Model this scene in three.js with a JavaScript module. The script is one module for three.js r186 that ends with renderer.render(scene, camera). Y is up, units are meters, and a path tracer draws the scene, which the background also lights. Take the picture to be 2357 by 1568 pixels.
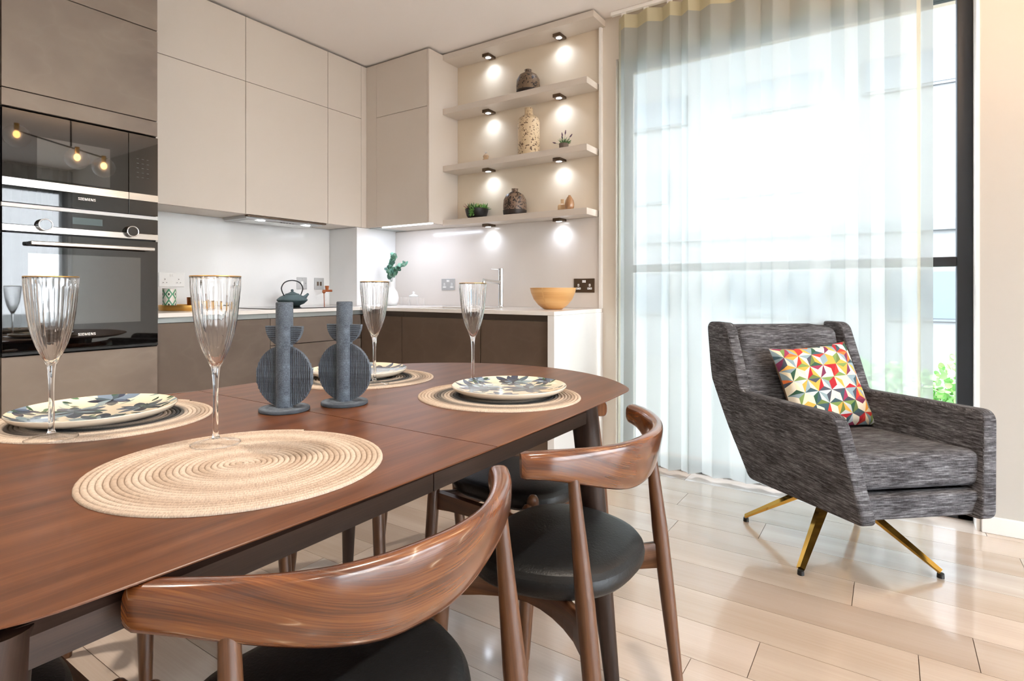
import * as THREE from 'three';
import { RoundedBoxGeometry } from 'three/addons/geometries/RoundedBoxGeometry.js';
import { mergeGeometries, toCreasedNormals } from 'three/addons/utils/BufferGeometryUtils.js';
import { RectAreaLightUniformsLib } from 'three/addons/lights/RectAreaLightUniformsLib.js';
import { TextGeometry } from 'three/addons/geometries/TextGeometry.js';
import { FontLoader } from 'three/addons/loaders/FontLoader.js';

// ---------------------------------------------------------------- camera, sky, exposure
const scene = new THREE.Scene();
const camera = new THREE.PerspectiveCamera(62.03, 2357 / 1568, 0.05, 200);
camera.position.set(0, 1.05, 0);
camera.rotation.set(0, THREE.MathUtils.degToRad(-56.36), 0);
camera.setViewOffset(2357, 1568, 0, 116, 2357, 1568);          // shift lens: verticals stay vertical
const renderer = new THREE.WebGLRenderer({ antialias: true });
renderer.toneMapping = THREE.LinearToneMapping;
renderer.toneMappingExposure = 1.95;
renderer.shadowMap.enabled = true;
renderer.shadowMap.type = THREE.PCFSoftShadowMap;
RectAreaLightUniformsLib.init();
const SKY = 7.5;                 // bright overcast sky
scene.background = new THREE.Color().setRGB(0.92, 0.97, 1.03);
scene.backgroundIntensity = SKY;
const UNSEEN_LAMP = 5.8;           // candela of an unseen ceiling lamp, placed to light the room
const SHELF_SPOT = 0.11;         // candela of a shelf spot
const STRIP = 75;                 // radiance of the under-cabinet strip

// ---------------------------------------------------------------- helpers
let rs = 7;
const seed = (n) => { rs = n | 0; };
const rnd = () => { rs = (rs + 0x6d2b79f5) | 0; let t = Math.imul(rs ^ (rs >>> 15), 1 | rs); t = (t + Math.imul(t ^ (t >>> 7), 61 | t)) ^ t; return ((t ^ (t >>> 14)) >>> 0) / 4294967296; };
const rr = (a, b) => a + (b - a) * rnd();
const V = (x, y, z) => new THREE.Vector3(x, y, z);
const R = THREE.MathUtils.degToRad;
const clamp = (x, a = 0, b = 1) => Math.min(b, Math.max(a, x));
const mix = (a, b, t) => a + (b - a) * t;
const sstep = (a, b, x) => { const t = clamp((x - a) / (b - a)); return t * t * (3 - 2 * t); };

const used = {};
function numbered(n) { if (!(n in used)) { used[n] = 0; return n; } used[n]++; return n + '_' + String(used[n]).padStart(3, '0'); }
function sh(o) { o.castShadow = true; o.receiveShadow = true; return o; }
function thing(name, label, category, pos = [0, 0, 0], turn = 0, group) {
  const o = new THREE.Group(); o.name = numbered(name); o.position.set(...pos); o.rotation.y = turn;
  o.userData = { label, category }; if (group) o.userData.group = group; scene.add(o); return o;
}
function solo(name, label, category, geo, mat, pos = [0, 0, 0], turn = 0, group) {
  const o = sh(new THREE.Mesh(geo, mat)); o.name = numbered(name); o.position.set(...pos); o.rotation.y = turn;
  o.userData = { label, category }; if (group) o.userData.group = group; scene.add(o); return o;
}
function part(parent, name, geo, mat, pos, rot, label) {
  const o = sh(new THREE.Mesh(geo, mat)); const k = parent.uuid + name; used[k] = (used[k] ?? -1) + 1;
  o.name = used[k] ? name + '_' + String(used[k]).padStart(3, '0') : name;
  if (pos) o.position.set(...pos); if (rot) o.rotation.set(...rot); if (label) o.userData.label = label;
  parent.add(o); return o;
}
function struct(name, geo, mat, pos) { const o = sh(new THREE.Mesh(geo, mat)); o.name = name; if (pos) o.position.set(...pos); o.userData.kind = 'structure'; scene.add(o); return o; }
function sgroup(name) { const o = new THREE.Group(); o.name = name; o.userData.kind = 'structure'; scene.add(o); return o; }
function copyThing(src, label, pos, turn) { const c = src.clone(); c.name = numbered(src.name.replace(/_\d{3}$/, '')); c.userData = { ...src.userData, label }; if (pos) c.position.set(...pos); if (turn !== undefined) c.rotation.y = turn; scene.add(c); return c; }

// uv in metres from the dominant normal; grain names the axis that u follows
function uvm(g, grain = 'x', s = 1, ou = 0, ov = 0) {
  const p = g.attributes.position, n = g.attributes.normal, uv = new Float32Array(p.count * 2);
  for (let i = 0; i < p.count; i++) {
    const a = [Math.abs(n.getX(i)), Math.abs(n.getY(i)), Math.abs(n.getZ(i))], c = [p.getX(i), p.getY(i), p.getZ(i)];
    const k = a[0] > a[1] && a[0] > a[2] ? 0 : a[1] > a[2] ? 1 : 2;
    let ax = [[2, 1], [0, 2], [0, 1]][k].slice(); const gi = 'xyz'.indexOf(grain); if (ax[1] === gi) ax.reverse();
    uv[i * 2] = c[ax[0]] * s + ou; uv[i * 2 + 1] = c[ax[1]] * s + ov;
  }
  g.setAttribute('uv', new THREE.BufferAttribute(uv, 2)); return g;
}
const box = (w, h, d, grain = 'x') => uvm(new THREE.BoxGeometry(w, h, d), grain);
const rbox = (w, h, d, r = 0.002, grain = 'x', seg = 1) => uvm(new RoundedBoxGeometry(w, h, d, seg, Math.min(r, w / 2.01, h / 2.01, d / 2.01)), grain);
// box given by its two corners
const span = (x0, x1, y0, y1, z0, z1, r = 0, grain = 'x') => (r ? rbox(x1 - x0, y1 - y0, z1 - z0, r, grain) : box(x1 - x0, y1 - y0, z1 - z0, grain)).translate((x0 + x1) / 2, (y0 + y1) / 2, (z0 + z1) / 2);
const cyl = (r0, r1, h, n = 32) => new THREE.CylinderGeometry(r0, r1, h, n);
const lathe = (pts, n = 48) => new THREE.LatheGeometry(pts.map((p) => new THREE.Vector2(Math.max(p[0], 0.00001), p[1])), n);
function MG(list) { return mergeGeometries(list.map((g) => { const h = g.index ? g.toNonIndexed() : g.clone(); for (const k of Object.keys(h.attributes)) if (!['position', 'normal', 'uv'].includes(k)) h.deleteAttribute(k); return h; })); }
// skin a list of rings (same point count each); closed rings, optional caps
function loft(rings, { caps = true, closed = true, us } = {}) {
  const m = rings.length, n = rings[0].length, w = closed ? n + 1 : n, pos = [], uv = [], idx = [];
  let L = 0;
  for (let i = 0; i < m; i++) {
    if (i) L += rings[i][0].distanceTo(rings[i - 1][0]);
    let c = 0;
    for (let j = 0; j < w; j++) { const q = rings[i][j % n]; if (j) c += q.distanceTo(rings[i][(j - 1) % n]); pos.push(q.x, q.y, q.z); uv.push(us ? us[i] : L, c); }
  }
  for (let i = 0; i < m - 1; i++) for (let j = 0; j < w - 1; j++) { const a = i * w + j, b = a + w; idx.push(a, b, a + 1, a + 1, b, b + 1); }
  const g = new THREE.BufferGeometry();
  g.setAttribute('position', new THREE.Float32BufferAttribute(pos, 3)); g.setAttribute('uv', new THREE.Float32BufferAttribute(uv, 2)); g.setIndex(idx); g.computeVertexNormals();
  if (closed) { const N = g.attributes.normal; for (let i = 0; i < m; i++) { const a = i * w, b = a + n; const v = V(N.getX(a) + N.getX(b), N.getY(a) + N.getY(b), N.getZ(a) + N.getZ(b)).normalize(); N.setXYZ(a, v.x, v.y, v.z); N.setXYZ(b, v.x, v.y, v.z); } }
  if (!caps || !closed) return g;
  const parts = [g];
  for (const [k, flip] of [[0, true], [m - 1, false]]) {
    const c = rings[k].reduce((a, q) => a.add(q), V(0, 0, 0)).divideScalar(n), P = [c.x, c.y, c.z], U = [0, 0], I = [];
    rings[k].forEach((q) => { P.push(q.x, q.y, q.z); U.push(q.x - c.x + (q.y - c.y), q.z - c.z); });
    for (let j = 0; j < n; j++) flip ? I.push(0, 1 + j, 1 + ((j + 1) % n)) : I.push(0, 1 + ((j + 1) % n), 1 + j);
    const h = new THREE.BufferGeometry(); h.setAttribute('position', new THREE.Float32BufferAttribute(P, 3)); h.setAttribute('uv', new THREE.Float32BufferAttribute(U, 2)); h.setIndex(I); h.computeVertexNormals(); parts.push(h);
  }
  return MG(parts);
}
// round limb along p0 -> p1 with radii [[t, r], ...]
function limb(p0, p1, rad, n = 16) {
  const d = p1.clone().sub(p0), a = Math.abs(d.clone().normalize().y) > 0.9 ? V(1, 0, 0) : V(0, 1, 0), u = d.clone().cross(a).normalize(), w = d.clone().cross(u).normalize();
  return loft(rad.map(([t, r]) => { const c = p0.clone().addScaledVector(d, t); return Array.from({ length: n }, (_, j) => { const q = (j / n) * Math.PI * 2; return c.clone().addScaledVector(u, Math.cos(q) * r).addScaledVector(w, Math.sin(q) * r); }); }));
}
const tube = (pts, r, seg = 40, n = 8, closed = false) => new THREE.TubeGeometry(new THREE.CatmullRomCurve3(pts, closed), seg, r, n, closed);

// ---------------------------------------------------------------- noise and textures
const hash = (x, y, s) => { let h = Math.imul(x, 374761393) ^ Math.imul(y, 668265263) ^ Math.imul(s, 974711); h = Math.imul(h ^ (h >>> 13), 1274126177); return ((h ^ (h >>> 16)) >>> 0) / 4294967296; };
function pn(x, y, px, py, s) {
  const x0 = Math.floor(x), y0 = Math.floor(y), fx = x - x0, fy = y - y0, u = fx * fx * (3 - 2 * fx), v = fy * fy * (3 - 2 * fy);
  const w = (i, j) => hash(((i % px) + px) % px, ((j % py) + py) % py, s);
  return mix(mix(w(x0, y0), w(x0 + 1, y0), u), mix(w(x0, y0 + 1), w(x0 + 1, y0 + 1), u), v);
}
function fbm(x, y, fx, fy, s, oct = 4) { let a = 0.5, t = 0, n = 0; for (let o = 0; o < oct; o++) { t += a * pn(x * fx, y * fy, fx, fy, s + o * 17); n += a; a *= 0.5; fx *= 2; fy *= 2; } return t / n; }
function tex(w, h, f, { color = true, repeat = [1, 1] } = {}) {
  const d = new Uint8Array(w * h * 4);
  for (let j = 0; j < h; j++) for (let i = 0; i < w; i++) { const c = f(i / w, j / h), o = (j * w + i) * 4; for (let k = 0; k < 3; k++) d[o + k] = clamp(Array.isArray(c) ? c[k] : c) * 255; d[o + 3] = 255; }
  const t = new THREE.DataTexture(d, w, h); t.wrapS = t.wrapT = THREE.RepeatWrapping; t.magFilter = THREE.LinearFilter; t.minFilter = THREE.LinearMipmapLinearFilter; t.generateMipmaps = true;
  if (color) t.colorSpace = THREE.SRGBColorSpace; t.repeat.set(...repeat); t.needsUpdate = true; return t;
}
const c3 = (h) => { const c = parseInt(h.slice(1), 16); return [(c >> 16) / 255, ((c >> 8) & 255) / 255, (c & 255) / 255]; };
const mix3 = (a, b, t) => a.map((v, i) => mix(v, b[i], t));
function canvasTex(w, h, draw) { const c = document.createElement('canvas'); c.width = w; c.height = h; draw(c.getContext('2d'), w, h); const t = new THREE.CanvasTexture(c); t.colorSpace = THREE.SRGBColorSpace; t.wrapS = t.wrapT = THREE.RepeatWrapping; t.magFilter = THREE.LinearFilter; return t; }
// wood: u along the grain
function woodTex(dark, mid, light, s, { rings = 7, warp = 0.5, fibre = 0.35, repeat = [1, 1], w = 512, h = 512 } = {}) {
  dark = c3(dark); mid = c3(mid); light = c3(light);
  return tex(w, h, (u, v) => {
    const wv = v + warp * 0.12 * (fbm(u, v, 2, 3, s, 3) - 0.5);
    const band = fbm(u, wv, 1, rings * 2, s + 5, 4), ring = 0.5 + 0.5 * Math.sin((wv * rings + 1.6 * fbm(u, v, 2, 4, s + 9, 3)) * Math.PI * 2);
    const fib = pn(u * 10, v * 220, 10, 220, s + 3) * 0.6 + pn(u * 26, v * 420, 26, 420, s + 4) * 0.4;
    let t = 0.25 + 0.45 * band + 0.22 * ring + fibre * (fib - 0.5);
    return t < 0.5 ? mix3(dark, mid, clamp(t * 2)) : mix3(mid, light, clamp(t * 2 - 1));
  }, { repeat });
}
const phys = (o) => new THREE.MeshPhysicalMaterial(o);
const std = (o) => new THREE.MeshStandardMaterial(o);
const rep = (t, x, y) => { const c = t.clone(); c.repeat.set(x, y); c.needsUpdate = true; return c; };

const T = {};
T.oak = woodTex('#b5a698', '#c6bbb1', '#d4ccc5', 11, { rings: 4, warp: 1.4, fibre: 0.25, repeat: [1 / 1.9, 1 / 0.75] });
T.top = woodTex('#3a2113', '#5c3620', '#7c4f31', 23, { rings: 9, warp: 0.6, fibre: 0.4, repeat: [1 / 1.3, 1 / 0.6] });
T.chair = woodTex('#2e150a', '#613419', '#985e30', 37, { rings: 6, warp: 2.2, fibre: 0.45, repeat: [1 / 0.85, 1 / 0.26] });
T.chairWorn = tex(512, 512, (() => { const a = T.chair.image.data; return (u, v) => { const o = (Math.round(v * 511) * 512 + Math.round(u * 511)) * 4; const n = Math.pow(1 - Math.abs(2 * fbm(u, v + 0.03 * fbm(u, v, 6, 6, 401, 3), 3, 7, 403, 3) - 1), 60), k = sstep(0.5, 0.72, fbm(u, v, 9, 9, 405, 3)); return mix3([a[o] / 255, a[o + 1] / 255, a[o + 2] / 255], c3('#c9b9a6'), 0.75 * n * k); }; })(), { repeat: [1 / 0.85, 1 / 0.26] });
T.leg = woodTex('#351e12', '#58361f', '#7b5234', 41, { rings: 6, warp: 0.4, fibre: 0.55, repeat: [1 / 0.9, 1 / 0.16] });
T.dark = woodTex('#231813', '#32241d', '#443229', 51, { rings: 6, warp: 0.4, fibre: 0.4, repeat: [1 / 1.1, 1 / 0.3] });
T.bamboo = woodTex('#b8793f', '#d8a364', '#ecc48a', 61, { rings: 3, warp: 0.15, fibre: 0.3, repeat: [1, 1] });
T.stone = tex(512, 512, (u, v) => { const n = fbm(u, v, 3, 3, 71, 5), m = fbm(u + 0.1 * n, v, 7, 7, 77, 4), k = Math.pow(1 - Math.abs(2 * fbm(u + 0.15 * m, v + 0.1 * n, 3, 5, 79, 4) - 1), 14); const t = clamp(0.5 + 1.1 * (n - 0.5) + 0.5 * (m - 0.5)); return mix3(mix3(c3('#92867d'), c3('#b0a499'), t), c3('#bab0a6'), 0.22 * k); }, { repeat: [1 / 0.9, 1 / 0.9] });
T.tweed = tex(512, 512, (u, v) => { const a = pn(u * 10, v * 120, 10, 120, 81), b = pn(u * 26, v * 200, 26, 200, 83), c = pn(u * 200, v * 64, 200, 64, 85), m = fbm(u, v, 4, 10, 87, 3); const t = clamp(0.1 + 0.75 * Math.pow(a * 0.6 + b * 0.4, 1.5) + 0.12 * (c - 0.5) + 0.35 * (m - 0.5)); return mix3(c3('#383536'), c3('#c6c5c5'), t); }, { repeat: [1 / 0.34, 1 / 0.34] });
T.tweedBump = tex(256, 256, (u, v) => 0.5 * pn(u * 60, v * 128, 60, 128, 91) + 0.5 * pn(u * 128, v * 60, 128, 60, 93), { color: false, repeat: [1 / 0.2, 1 / 0.2] });
T.leather = tex(512, 512, (u, v) => { const a = pn(u * 110, v * 110, 110, 110, 101), b = pn(u * 60, v * 60, 60, 60, 103); return 0.35 + 0.45 * a * b + 0.3 * fbm(u, v, 6, 6, 105, 3); }, { color: false, repeat: [1 / 0.22, 1 / 0.22] });
T.grit = tex(256, 256, (u, v) => 0.55 * pn(u * 90, v * 90, 90, 90, 111) + 0.45 * fbm(u, v, 20, 20, 113, 3), { color: false, repeat: [1 / 0.12, 1 / 0.12] });
T.slate = tex(256, 256, (u, v) => { const n = fbm(u, v, 5, 5, 121, 4), g = pn(u * 120, v * 120, 120, 120, 123); return mix3(c3('#363d46'), c3('#78838f'), clamp(0.5 + 0.9 * (n - 0.5) + 0.5 * (g - 0.5))); }, { repeat: [1 / 0.16, 1 / 0.16] });
T.cord = tex(256, 256, (u, v) => { const d = Math.sin((u * 40 + v * 2) * Math.PI * 2) * 0.5 + 0.5; return 0.55 + 0.3 * d + 0.25 * (pn(u * 80, v * 8, 80, 8, 131) - 0.5); }, { color: false, repeat: [1 / 0.16, 1 / 0.05] });
T.brush = tex(256, 256, (u, v) => 0.42 + 0.25 * pn(u * 3, v * 180, 3, 180, 141), { color: false, repeat: [2, 6] });
function speckTex(base, base2, spot, s, dens) { // speckled glaze, v up the pot
  const B = c3(base), B2 = c3(base2), S = c3(spot);
  return tex(512, 512, (u, v) => { const n = fbm(u, v, 6, 6, s, 4), k = pn(u * 46, v * 46, 46, 46, s + 3) * 0.62 + pn(u * 92, v * 92, 92, 92, s + 4) * 0.38; let c = mix3(B, B2, clamp(0.5 + 1.4 * (n - 0.5))); return mix3(c, S, sstep(dens, dens + 0.05, k) * 0.9); });
}

const M = {};
M.oak = [0xffffff, 0xf6ece2, 0xfff6ee, 0xeadfd6].map((c) => phys({ map: T.oak, color: c, roughness: 0.26, ior: 1.6, clearcoat: 1, clearcoatRoughness: 0.09 }));
M.joint = std({ color: 0x6a5140, roughness: 0.9 });
M.ceiling = std({ color: 0xf9f2ec, roughness: 0.95 });
M.wall = std({ color: 0xe2d8cb, roughness: 0.9 });
M.wallGrey = std({ color: 0xd9d8d5, roughness: 0.9 });
M.pierShaded = std({ color: 0xc4c1bb, roughness: 0.9 });  // wall grey darkened: shade on the backlit pier put into the colour
M.white = std({ color: 0xf4f2ee, roughness: 0.55 });
M.greige = phys({ color: 0xd9cec2, roughness: 0.42, specularIntensity: 0.7 });
M.greigeIn = std({ color: 0x5d5146, roughness: 0.9 });
M.stone = phys({ map: T.stone, color: 0xdcd7d2, roughness: 0.5, specularIntensity: 0.6 });
M.stoneDimA = phys({ map: T.stone, color: 0xb3aca7, roughness: 0.5, specularIntensity: 0.5 });  // stone darkened: weaker light on the base fronts put into the colour
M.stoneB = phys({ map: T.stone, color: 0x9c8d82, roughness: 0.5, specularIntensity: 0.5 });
M.gap = std({ color: 0x17130f, roughness: 0.9 });
M.channel = std({ color: 0xb9bcb8, roughness: 0.45, metalness: 0.3 });
M.channelB = std({ color: 0x5c5148, roughness: 0.5, metalness: 0.3 });
M.quartz = phys({ color: 0xefeae4, roughness: 0.22, specularIntensity: 0.9 });
M.splash = phys({ color: 0xe9e8e6, roughness: 0.12, specularIntensity: 0.9 });
M.blackGlass = phys({ color: 0x050506, roughness: 0.02, specularIntensity: 1, ior: 1.8 });
M.blackPane = phys({ color: 0x0d1010, roughness: 0.02, specularIntensity: 1, ior: 2.33 });
M.black = std({ color: 0x0b0b0c, roughness: 0.5 });
M.satin = std({ color: 0xd9d7d3, roughness: 0.3, metalness: 1, roughnessMap: T.brush });
M.steel = std({ color: 0xc2c2c1, roughness: 0.45, metalness: 0.6 });
M.bronze = std({ color: 0x6a5a4c, roughness: 0.4, metalness: 0.85 });
M.chrome = std({ color: 0xe6e8ea, roughness: 0.05, metalness: 1 });
M.brass = std({ color: 0xd9ad55, roughness: 0.13, metalness: 1 });
M.gold = std({ color: 0xe9b866, roughness: 0.3, metalness: 1 });
M.glass = phys({ color: 0xffffff, roughness: 0.0, transmission: 1, thickness: 0.004, ior: 1.48, specularIntensity: 1 });
M.blueGlass = phys({ color: 0xc7dbe6, roughness: 0.03, transmission: 1, thickness: 0.004, ior: 1.45 });
M.pane = phys({ color: 0xffffff, roughness: 0, transmission: 1, thickness: 0, ior: 1.45 });
M.top = phys({ map: T.top, roughness: 0.34, specularIntensity: 0.75, bumpMap: T.top, bumpScale: 0.0004 });
M.chair = phys({ map: T.chair, roughness: 0.25, clearcoat: 0.9, clearcoatRoughness: 0.12 });
M.chairWorn = phys({ map: T.chairWorn, roughness: 0.25, clearcoat: 0.9, clearcoatRoughness: 0.12 });
M.leg = phys({ map: T.leg, roughness: 0.36, clearcoat: 0.2, clearcoatRoughness: 0.3 });
M.dark = phys({ map: T.dark, roughness: 0.42, specularIntensity: 0.6 });
M.leather = phys({ color: 0x101214, roughness: 0.42, bumpMap: T.leather, bumpScale: 0.0008, specularIntensity: 0.8 });
M.tweed = phys({ map: T.tweed, color: 0xdadde3, roughness: 0.95, bumpMap: T.tweedBump, bumpScale: 0.0012, specularIntensity: 0.2, sheen: 0.25, sheenRoughness: 0.6 });
M.slate = std({ map: T.slate, roughness: 0.85, bumpMap: T.grit, bumpScale: 0.0008 });
M.anthracite = std({ color: 0x2d333b, roughness: 0.5 });
M.sheer = phys({ color: 0xd3d7d5, roughness: 0.8, transmission: 0.74, thickness: 0, specularIntensity: 0.05, side: THREE.DoubleSide });
M.sheerRear = phys({ color: 0xf4f6f6, roughness: 0.5, transmission: 0.9, thickness: 0, specularIntensity: 0.05, side: THREE.DoubleSide });
M.sheerHem = phys({ color: 0xeae6d6, roughness: 0.85, transmission: 0.6, thickness: 0, specularIntensity: 0.05, side: THREE.DoubleSide });
M.sheerTape = phys({ color: 0xe6dfc2, roughness: 0.85, transmission: 0.55, thickness: 0, specularIntensity: 0.05, side: THREE.DoubleSide });
M.ceramicWhite = phys({ color: 0xf4f4f3, roughness: 0.35 });
M.plastic = phys({ color: 0xf2f1ee, roughness: 0.35 });
M.glow = std({ color: 0xffffff, emissive: 0xf2f8ff, emissiveIntensity: 9 });
M.glowStrip = std({ color: 0xffffff, emissive: 0xf6faff, emissiveIntensity: 4 });
M.glowWarm = std({ color: 0xffe0b0, emissive: 0xffb45e, emissiveIntensity: 10 });

// ---------------------------------------------------------------- room shell
const H = 2.74, XE = 3.26, ZN = -3.6, ZS = 3.6, XW = -2.6;
{ // floor of planks
  const floor = sgroup('floor');
  part(floor, 'subfloor', box(6.5, 0.1, 7.6), M.joint, [0.4, -0.062, 0]);
  const W = 0.188, Lp = 1.29, geos = [];
  seed(5);
  for (let k = 0; k < 8; k++) { const g = new THREE.BoxGeometry(W - 0.0018, 0.012, 1); geos.push([k, g]); }
  const joints = { 10: -0.80, 11: -0.46, 8: 0.21, 7: 0.07, 6: -0.32, 5: -1.76 };   // where end joints fall, row by row
  const r0 = 2.005 - 7 * W;                 // row 7 spans x 2.005-W .. 2.005
  for (let row = -17; row <= 14; row++) {
    const xc = 2.005 + (row - 7) * W - W / 2; if (xc < XW - 0.1 || xc > 3.42) continue;
    const j0 = joints[row] ?? (-0.4 + ((row * 0.47 + 10) % 1) * Lp);
    const start = j0 - Math.ceil((j0 - ZN) / Lp) * Lp;
    for (let z = start; z < ZS; z += Lp) {
      const a = Math.max(z, ZN), b = Math.min(z + Lp, ZS); if (b - a < 0.03) continue;
      const g = uvm(new THREE.BoxGeometry(W - 0.002, 0.012, b - a - 0.002), 'z', 1, rr(0, 5), rr(0, 5));
      part(floor, 'plank', g, M.oak[Math.floor(rnd() * 4)], [xc, -0.006, (a + b) / 2]);
    }
  }
}
struct('ceiling', span(XW - 0.2, XE + 0.3, H, H + 0.2, ZN - 0.2, ZS + 0.2), M.ceiling);
struct('wall_north', span(XW - 0.2, XE + 0.3, -0.1, H, ZN - 0.2, ZN), M.wall);
struct('wall_west', span(XW - 0.2, XW, -0.1, H, ZN, ZS), M.wallGrey);
const WZ0 = -1.40, WZ1 = 0.33, WY1 = 2.47;
struct('wall_east', span(XE, XE + 0.3, -0.1, H, ZN, WZ0), M.wall);
struct('wall_east_lintel', span(XE, XE + 0.3, WY1, H, WZ0, WZ1), M.wall);
struct('wall_east_pier', span(3.19, XE + 0.3, -0.1, H, WZ1, ZS), M.pierShaded);
struct('wall_column', span(2.857, XE, 0.936, 1.516, ZN, -3.281), M.splash);
struct('trim_1', span(3.235, XE - 0.0005, 0.936, H - 0.055, -1.503, -1.487), M.white);
struct('baseboard_east', span(3.174, 3.19, 0, 0.072, WZ1 + 0.005, ZS, 0.003), M.white);
struct('trim_2', span(3.188, 3.40, 0, WY1, WZ1 - 0.012, WZ1), M.white);
// rear wall; its window, out of view, is sized to light the room
const SX0 = -1.3, SX1 = 3.15;
struct('wall_south', MG([span(XW - 0.2, SX0, -0.1, H, ZS, ZS + 0.2), span(SX1, XE + 0.3, -0.1, H, ZS, ZS + 0.2), span(SX0, SX1, 2.45, H, ZS, ZS + 0.2)]), M.wallGrey);
function windowUnit(name, bars, panes) { const w = sgroup(name); for (const b of bars) part(w, 'frame_bar', span(...b, 0.004), M.anthracite); for (const b of panes) part(w, 'pane', span(...b), M.pane); return w; }
windowUnit('window_1', [
  [3.30, 3.37, 0, WY1, WZ0, WZ0 + 0.07], [3.30, 3.37, 0, WY1, WZ1 - 0.012 - 0.058, WZ1 - 0.012], [3.30, 3.37, 0, 0.05, WZ0, WZ1 - 0.012],
  [3.30, 3.37, WY1 - 0.06, WY1, WZ0, WZ1 - 0.012], [3.305, 3.365, 1.16, 1.205, WZ0 + 0.07, WZ1 - 0.07]],
[[3.332, 3.336, 0.05, 1.16, WZ0 + 0.07, WZ1 - 0.07], [3.332, 3.336, 1.205, WY1 - 0.06, WZ0 + 0.07, WZ1 - 0.07]]);
windowUnit('window_2', [
  [SX0, SX1, 0, 0.06, ZS + 0.04, ZS + 0.1], [SX0, SX1, 2.39, 2.45, ZS + 0.04, ZS + 0.1], [SX0, SX0 + 0.06, 0.06, 2.39, ZS + 0.04, ZS + 0.1], [SX1 - 0.06, SX1, 0.06, 2.39, ZS + 0.04, ZS + 0.1],
  [0.8, 0.86, 0.06, 2.39, ZS + 0.04, ZS + 0.1], [2.0, 2.06, 0.06, 2.39, ZS + 0.04, ZS + 0.1]],
[[SX0 + 0.06, 0.8, 0.06, 2.39, ZS + 0.068, ZS + 0.072], [0.86, 2.0, 0.06, 2.39, ZS + 0.068, ZS + 0.072], [2.06, SX1 - 0.06, 0.06, 2.39, ZS + 0.068, ZS + 0.072]]);

// ---------------------------------------------------------------- sheer curtains
function sheet(len, y0, y1, folds, amp, s, nu = 420, nv = 20, a0 = 0, a1 = 1) { // hangs along +x, waves in z
  seed(s); const ph = Array.from({ length: 8 }, () => rr(0, 6.28));
  const pos = [], uv = [], idx = [];
  for (let j = 0; j <= nv; j++) for (let i = 0; i <= nu; i++) {
    const u = mix(a0, a1, i / nu), v = j / nv, y = mix(y0, y1, v), k = 1 - (y - 0.02) / 2.7;      // k: 0 at the top, 1 at the floor
    const f = folds * (u + 0.018 * Math.sin(u * 9 + ph[0]) + 0.011 * Math.sin(u * 23 + ph[1])), p = f * Math.PI * 2;
    const loose = 0.85 + 0.25 * Math.sin(u * 17 + ph[2]) * k + 0.12 * k;
    const z = amp * loose * (Math.sin(p) + 0.22 * k * Math.sin(2 * p + ph[3] + 3 * k)) + 0.006 * k * Math.sin(u * 31 + ph[4] + 2.2 * k);
    const x = u * len + amp * 0.35 * Math.sin(2 * p) * (0.5 + 0.5 * k) + 0.01 * k * Math.sin(u * 13 + ph[5]);
    pos.push(x, y, z); uv.push(x, y);
  }
  for (let j = 0; j < nv; j++) for (let i = 0; i < nu; i++) { const a = j * (nu + 1) + i, b = a + nu + 1; idx.push(a, a + 1, b, b, a + 1, b + 1); }
  const g = new THREE.BufferGeometry(); g.setAttribute('position', new THREE.Float32BufferAttribute(pos, 3)); g.setAttribute('uv', new THREE.Float32BufferAttribute(uv, 2)); g.setIndex(idx); g.computeVertexNormals(); return g;
}
{
  const L = 1.53, c = thing('sheer_curtain', 'white sheer curtain hanging in soft folds across the tall window beside the armchair', 'curtain', [3.213, 0, -1.365], -Math.PI / 2);
  part(c, 'fabric', sheet(L, 0.022, 2.62, 11, 0.027, 3), M.sheer);
  part(c, 'header_tape', sheet(L, 2.62, 2.70, 11, 0.027, 3, 420, 3), M.sheerTape, null, null, 'cream heading tape gathered into waves');
  part(c, 'side_hem', sheet(L, 0.03, 2.66, 11, 0.027, 3, 12, 20, 0.958, 0.972), M.sheerHem, [0, 0, 0.003], null, 'cream stitched side hem');
  part(c, 'side_hem', sheet(L, 0.03, 2.66, 11, 0.027, 3, 8, 20, 0.0, 0.012), M.sheerHem, [0, 0, 0.003]);
  const t = thing('curtain_track', 'white ceiling curtain track above the sheer curtain by the armchair', 'curtain track', [3.213, 0, -0.6]);
  part(t, 'rail', rbox(0.028, 0.022, 1.62, 0.003), M.white, [0, H - 0.012, 0]);
  for (let i = 0; i < 11; i++) part(t, 'glider', rbox(0.012, 0.022, 0.03, 0.003), M.white, [0, H - 0.032, -0.73 + i * 0.14]);
  const c2 = thing('sheer_curtain', 'long sheer curtain over the rear window, seen mirrored in the black oven glass', 'curtain', [SX0 - 0.1, 0, 3.5]);
  part(c2, 'fabric', sheet(SX1 - SX0 + 0.2, 0.022, 2.70, 34, 0.03, 13, 900, 6), M.sheerRear);
}

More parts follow.
